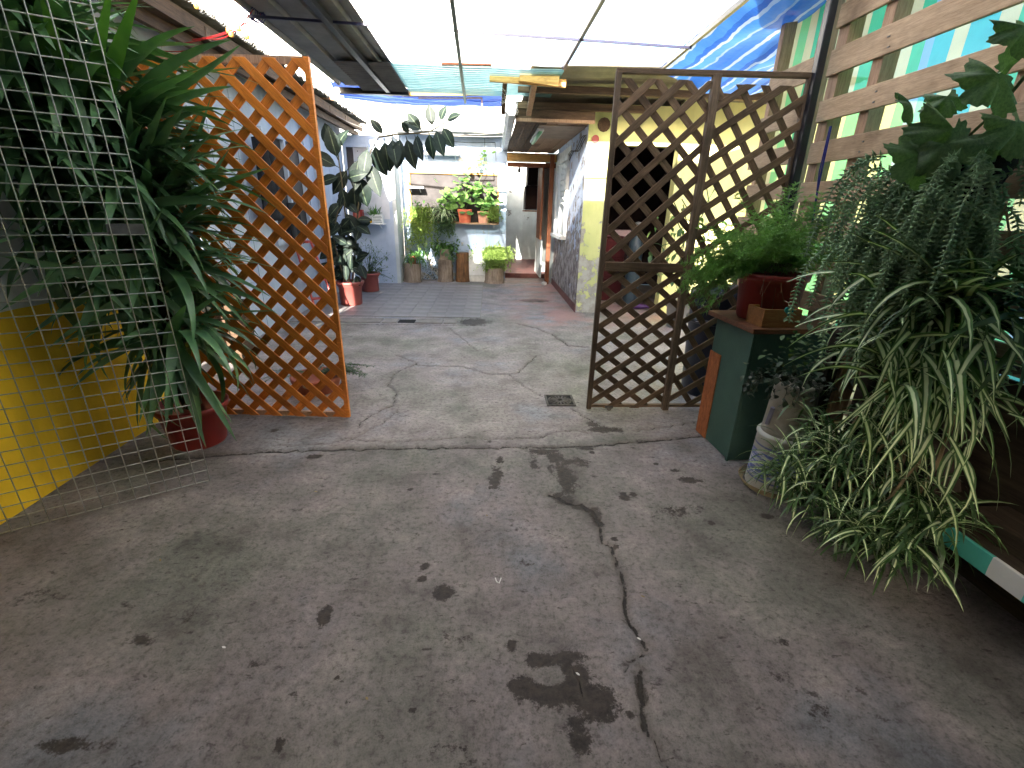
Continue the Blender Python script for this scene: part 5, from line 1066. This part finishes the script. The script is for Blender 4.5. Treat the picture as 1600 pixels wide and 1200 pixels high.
def leggy(t, base, pts_list, n, R, s, ms, sc=1.0):
    for pts in pts_list: MB().tube([Vector(base)] + [Vector(p) for p in pts], .008, 5, .004).build('stem', m_gstem, t, True)
    for k in range(n):
        q = Vector(random.choice(random.choice(pts_list))) + Vector((random.gauss(0, R), random.gauss(0, R * .6), random.gauss(0, R)))
        if q.y > 9.82: q.y = 9.82
        inst('leaf', ms[0 if random.random() < .75 else 1], frame(q, (random.gauss(0, 1), random.gauss(-.8, .6), random.gauss(-.1, .5)), (0, -.7, .7), 0, random.uniform(*s)), t)
t = thing('tall_geranium', 'tall leggy geranium with round bright leaves in the orange-red pot', 'geranium', (-.49, 9.74, 1.4))
leggy(t, (-.49, 9.74, 1.36), [[(-.5, 9.72, 1.6), (-.45, 9.7, 1.85), (-.5, 9.68, 2.05)], [(-.6, 9.7, 1.6), (-.7, 9.68, 1.75)], [(-.4, 9.7, 1.6), (-.25, 9.68, 1.8)], [(-.75, 9.7, 1.55), (-.9, 9.68, 1.66)]], 95, .1, (.09, .14), gm)
t = thing('right_geranium', 'geranium with one long bare shoot in the pale terracotta pot', 'geranium', (-.12, 9.74, 1.36))
leggy(t, (-.12, 9.74, 1.34), [[(-.15, 9.7, 1.5), (-.2, 9.68, 1.65)], [(-.1, 9.7, 1.6), (.02, 9.68, 1.75)], [(-.0, 9.7, 1.5), (.05, 9.7, 1.55)]], 60, .09, (.08, .13), gm)
MB().tube([(-.25, 9.72, 1.5), (-.2, 9.72, 1.95), (-.05, 9.72, 2.2), (-.08, 9.72, 2.4)], .006, 5).build('long_shoot', m_gstem, t)
for k in range(11): inst('leaf', gm[0], frame((-.1 + random.gauss(0, .09), 9.7, 2.38 + random.gauss(0, .08)), (random.gauss(0, 1), -.8, random.gauss(0, .5)), (0, -.7, .7), 0, random.uniform(.06, .1)), t)
mb = MB()
for c in ((-.02, 9.66, 1.47),):
    for k in range(9): a = random.uniform(0, 6.28); tuft(mb, c, (math.cos(a), -.4, math.sin(a)), .03, .02, .1, 2)
mb.build('red_flower', m_redpot, t)
for k in range(2): pass
def trail(name, label, cat, c, n, L, mat, spread, top=None):
    t = thing(name, label, cat, c); mb = MB()
    for k in range(n):
        q = Vector(c) + Vector((random.gauss(0, spread), random.uniform(-.10, -.02), random.uniform(-.02, .06))); l = random.uniform(*L); pts = [Vector(c), q]; s = Vector((random.gauss(0, .04), random.uniform(-.06, .0), 0))
        for j in range(7): pts.append(q + s * (j / 7) * 2 + Vector((random.gauss(0, .008), 0, -l * (j + 1) / 7)))
        mb.tube(pts, .002, 3)
        for q in pts[1:]:
            for r_k in range(5): tuft(mb, q + Vector([random.gauss(0, .012) for _ in range(3)]), (random.gauss(0, 1), random.gauss(-.3, 1), random.gauss(0, .6)), random.uniform(.03, .055), .022, .3, 2)
    tag(mb.build('trailing_foliage', mat, t), kind='stuff'); return t
m_trail = leafm('yellow_green_trailer', (.42, .52, .14), (.24, .36, .08), .3, .5)
pot('shelf_pot', 'small dark pot under the long trailing plant at the left of the flower shelf', (-1.36, 9.72, 1.156), .08, .1, .14, m_darkw)
t = trail('long_trailing_plant', 'yellow-green plant trailing far below the left end of the flower shelf', 'plant', (-1.36, 9.66, 1.36), 120, (.3, .72), m_trail, .13)
scatter(t, (-1.36, 9.68, 1.40), 70, [blade('leaf', m_midg, .6, .5, 'oval', 4)], (.11, .05, .06), (.05, .09), (-.3, 1.4))
t = thing('shelf_spider_plant', 'bright strappy spider plant beside the trailing plant on the flower shelf', 'spider plant', (-.93, 9.72, 1.3))
scatter(t, (-.93, 9.7, 1.32), 80, [blade('leaf', m_spider, b, .08, 'strap', 6) for b in (1.2, 2.0, 2.6)], (.07, .03, .03), (.25, .42), (-.1, 1.3), clip=lambda q: q.y < 9.86)
t = trail('short_trailing_plant', 'green plant trailing from the middle of the flower shelf', 'plant', (-.84, 9.64, 1.2), 50, (.12, .34), m_bush, .1)
t = trail('shelf_end_plant', 'yellowish plant at the right end of the flower shelf', 'plant', (.08, 9.68, 1.42), 40, (.1, .26), m_trail, .05)
def stump(label, c, r, h, mat, rad=.18, lean=0, n=20):
    t = thing('log_stump', label, 'stump', c, 'cut logs along the end wall')
    MB().lathe(c, [(r * 1.08, 0), (r * 1.0, h * .15), (r * .97, h * .5), (r * .98, h * .97), (r * .93, h), (.001, h)], n, 0, rad).build('bark', mat, t, False, bevel=0)
    MB().lathe((c[0], c[1], c[2] + h + .001), [(.001, 0), (r * .88, 0.001), (.001, .003)], n).build('cut_face', m_log, t); return t
stump('wide grey log at the left, carrying a small terracotta pot', (-1.55, 9.55, .003), .175, .36, m_log)
stump('tall grey log second from the left, carrying a thick cut block', (-.90, 9.68, .003), .155, .44, m_log)
t = thing('cut_block', 'pale cut log block on the tall grey log, hollowed as a planter', 'planter', (-.90, 9.68, .45)); MB().lathe((-.90, 9.68, .449), [(.11, 0), (.105, .1), (.11, .2), (.09, .2), (.001, .17)], 18, 0, .15).build('body', m_log, t)
stump('narrow orange-brown log beside the white block', (-.55, 9.7, .003), .135, .58, m_logd, .1)
stump('short pale log at the right, under the lime green plant', (.11, 9.62, .003), .2, .30, m_log, .12)
t = thing('white_block', 'bright white painted block between the brown log and the short pale log', 'block', (-.26, 9.75, 0)); MB().box(-.42, -.08, 9.68, 9.86, .13, .62).build('body', m_white, t, bevel=.008); MB().box(-.44, -.06, 9.66, 9.87, .004, .128).build('base', m_concw, t, bevel=.006)
pot('small_terracotta_pot', 'small terracotta pot on the wide grey log', (-1.52, 9.5, .366), .05, .07, .15, m_terra, .015)
t = thing('log_plant', 'arching green plant in the small pot on the wide grey log', 'plant', (-1.5, 9.5, .5))
scatter(t, (-1.46, 9.5, .5), 110, [blade('leaf', m_midg, b, .07, 'strap', 6) for b in (1.4, 2.2, 2.9)], (.1, .05, .04), (.2, .38), (-.2, 1.2), clip=lambda q: q.y < 9.86)
t = thing('block_plant', 'dark leafy plant spilling from the pale cut block', 'plant', (-.9, 9.68, .66))
scatter(t, (-.9, 9.64, .68), 150, [blade('leaf', m_midg, b, w_, 'oval', 4) for b, w_ in ((.8, .3), (1.6, .35))], (.15, .05, .06), (.1, .18), (-.5, 1.2), clip=lambda q: q.y < 9.86)
scatter(t, (-.76, 9.58, .55), 34, [blade('leaf', m_bush, 1.2, .35, 'oval', 4)], (.05, .04, .08), (.08, .13), (-1, .3), clip=lambda q: q.y < 9.86)
t = trail('lime_plant', 'lime green feathery plant standing in the sun on the short pale log', 'plant', (.12, 9.6, .66), 150, (.15, .42), m_limeg, .14)
scatter(t, (.12, 9.6, .62), 90, [blade('leaf', m_limeg, b, .08, 'strap', 5) for b in (.6, 1.2)], (.12, .05, .06), (.12, .26), (-.3, 1.5), clip=lambda q: q.y < 9.86)
tag(MB().lathe((.12, 9.64, .306), [(.1, 0), (.13, .16), (.12, .17), (.001, .15)], 18).build('wicker_pot', m_drystem), 'dry straw-coloured pot inside the lime green plant', 'pot')
t = thing('wall_creeper', 'thin creeper climbing at the foot of the blue end wall', 'plant', (-1.2, 9.88, .3)); mb = MB()
for k in range(420):
    q = Vector((random.gauss(-1.2, .12), 9.885, abs(random.gauss(.15, .2)) + .02)); tuft(mb, q, (random.gauss(0, 1), -.3, random.gauss(0, 1)), .03, .016, .2, 2)
mb.tube([(-1.62, 9.88, .85), (-1.5, 9.88, .6), (-1.4, 9.87, .8), (-1.3, 9.88, .5)], .003, 3); mb.tube([(-1.75, 9.88, .75), (-1.55, 9.87, .8), (-1.35, 9.87, .72)], .003, 3)
for k in range(50): q = Vector((random.uniform(-1.75, -1.3), 9.87, .75 + random.gauss(0, .06))); tuft(mb, q, (random.gauss(0, 1), -.3, random.gauss(0, 1)), .035, .02, .2, 2)
tag(mb.build('foliage', m_ivy, t), kind='stuff')
# string of lights on the blue end wall
mb = MB().tube([(-.95, 9.885, 2.62), (-.4, 9.88, 2.6), (.1, 9.885, 2.62)], .004, 4); mb.tube([(.1, 9.885, 2.62), (.12, 9.885, 2.3)], .004, 4); mb.tube([(-.1, 9.885, 2.68), (-.1, 9.885, 2.1)], .004, 4)
tag(mb.build('dark_wires', m_pipe), 'thin dark wires pinned along the top of the blue end wall', 'wire')

# ================================================================== things in the dark room behind the brown trellis
t = thing('maroon_cabinet', 'dark maroon cabinet standing inside the dark doorway', 'cabinet', (1.95, 8.0, 0)); MB().box(1.75, 2.25, 7.8, 8.3, .0, 1.05).build('body', m_maroon, t, bevel=.01)
for z in (.1, .42, .74): MB().box(1.78, 2.22, 7.785, 7.799, z, z + .28).build('drawer', m_maroon, t, bevel=.004)
t = thing('gas_cylinder', 'grey-blue gas cylinder with a pale mark in the dark doorway', 'gas cylinder', (2.25, 7.25, 0)); cy = (2.27, 7.3, 0)
MB().lathe(cy, [(.09, 0), (.11, .03), (.115, .1), (.115, .9), (.10, 1.0), (.05, 1.08), (.04, 1.17)], 24).build('body', M('grey_blue_enamel', (.04, .065, .085), (.025, .04, .055), 5, .4, .1), t, True); MB().lathe((cy[0], cy[1], 1.16), [(.03, 0), (.03, .08), (.045, .09), (.045, .13), (.001, .14)], 12).build('valve', m_galv, t, True)
decal('mark', [[(.3, .3), (0, .5), (-.3, .3), (-.3, 0), (0, -.1), (.3, .1), (.3, .3)], [(.3, .1), (.25, -.5), (0, -.7), (-.3, -.55)]], Vector((2.24, 7.18, .72)), Vector((1, 0, 0)), .06, .012, m_print, t)
t = thing('floor_bottle', 'purple plastic bottle lying on the floor inside the doorway', 'bottle', (2.3, 7.05, 0)); MB().tube([(2.2, 7.1, .05), (2.42, 7.05, .05), (2.47, 7.04, .05), (2.53, 7.03, .05)], .045, 12, .018).build('body', M('purple_plastic', (.1, .04, .16), (.06, .02, .1), 4, .35, 0), t, True); MB().tube([(2.53, 7.03, .05), (2.56, 7.03, .05)], .02, 10).build('cap', m_white, t)
c = at(1198, 280, 6.7); t = thing('wall_planter', 'small terracotta half-round planter on the yellow wall', 'planter', tuple(c)); MB().lathe((c.x, c.y, c.z - .12), [(.03, 0), (.10, .1), (.13, .15), (.15, .16), (.15, .2), (.12, .2)], 16).build('body', m_or, t, True)
t = thing('doorstep_plant', 'leafy plant in a pot by the yellow wall behind the brown trellis', 'plant', (3.0, 6.3, .6))
scatter(t, (2.55, 5.9, 1.0), 150, [blade('leaf', m_bush, .8, .4, 'oval', 4), blade('leaf', m_midg, 1.2, .35, 'oval', 4)], (.26, .15, .26), (.09, .16), (-1, 1.4))
mb = MB()
for k in range(12): mb.tube([(2.55, 5.95, .35), (2.55 + random.gauss(0, .2), 5.9, 1.1 + random.gauss(0, .15)), (2.55 + random.gauss(0, .3), 5.9, 1.7 + random.gauss(0, .2))], .007, 4)
mb.build('stems', m_gstem, t); 
pot('doorstep_pot', 'grey pot of the leafy plant behind the brown trellis', (2.55, 5.95, 0), .15, .2, .38, M('grey_pot', (.3, .3, .29), (.2, .2, .2), 5, .7, .1))

# small litter on the concrete
mb = MB().tube([at(774, 902, 1) if False else gz(774, 903, .004), gz(776, 909, .004), gz(780, 911, .004), gz(783, 903, .004)], .0022, 5)
tag(mb.build('bent_wire', m_white), 'tiny white U-shaped bent wire lying on the concrete', 'wire')
for x, y, lb in ((250, 873, 'small pale scrap of leaf on the concrete nearest the wire mesh gate'), (347, 1010, 'white scrap of paper on the dark concrete at the lower left'), (575, 1093, 'pale scrap beside the small round stains, low left of centre'), (995, 996, 'white chip lying in the long crack'),
        (906, 1055, 'white chip at the edge of the large dark stain'), (1008, 933, 'small pale scrap just right of the long crack'), (762, 806, 'tiny pale scrap left of the crack, near the middle of the floor'), (496, 768, 'small pale flake on the concrete in front of the orange trellis')):
    p_ = gz(x, y, .004); mb = MB(); tuft(mb, p_, (random.uniform(-1, 1), random.uniform(-1, 1), .1), random.uniform(.012, .022), .008, .1, 3)
    tag(mb.build('fallen_scrap', m_white if 'chip' in lb or 'paper' in lb else m_dry), lb, 'scrap', 'pale scraps scattered on the concrete')

# leave out leaves that would run into the floor or lie across it
for th in [o for o in S.collection.objects if o.type == 'EMPTY' and o.name in ('yucca', 'small_spider_plants', 'big_spider_plant')]:
    for ch in list(th.children):
        if not ch.name.startswith('leaf') or 'mass' in ch.name: continue
        vs = [ch.matrix_basis @ v.co + th.location for v in ch.data.vertices]
        low = min(v.z for v in vs)
        if low < .004 or (th.name == 'yucca' and any(v.z < .5 and v.x > -1.40 for v in vs)): bpy.data.objects.remove(ch)
# past about 300 like parts on one thing the farthest become one part
def gather(limit=295):
    for th in [o for o in S.collection.objects if o.type == 'EMPTY']:
        kinds = {}
        for ch in th.children:
            if ch.type == 'MESH': kinds.setdefault(ch.name.split('.')[0], []).append(ch)
        for nm, lst in kinds.items():
            if len(lst) <= limit: continue
            def mid(o):
                v = o.data.vertices; q = o.matrix_basis @ v[len(v) // 2].co + th.location; return (q - CP).length
            lst.sort(key=mid); extra = lst[limit:]; mb = MB(); mats = {}
            for o in extra:
                me = o.data; key = me.materials[0].name; vs = [o.matrix_basis @ v.co + th.location for v in me.vertices]; uvs = [(0.5, 0.5)] * len(vs)
                ul = me.uv_layers[0].data
                for lp in me.loops: uvs[lp.vertex_index] = tuple(ul[lp.index].uv)
                mats.setdefault(key, (me.materials[0], MB()))[1].add(vs, [tuple(p.vertices) for p in me.polygons], uvs)
                bpy.data.objects.remove(o)
            for key, (mt_, m_b) in mats.items(): tag(m_b.build('leaf_mass', mt_, th, True), kind='stuff')
gather()
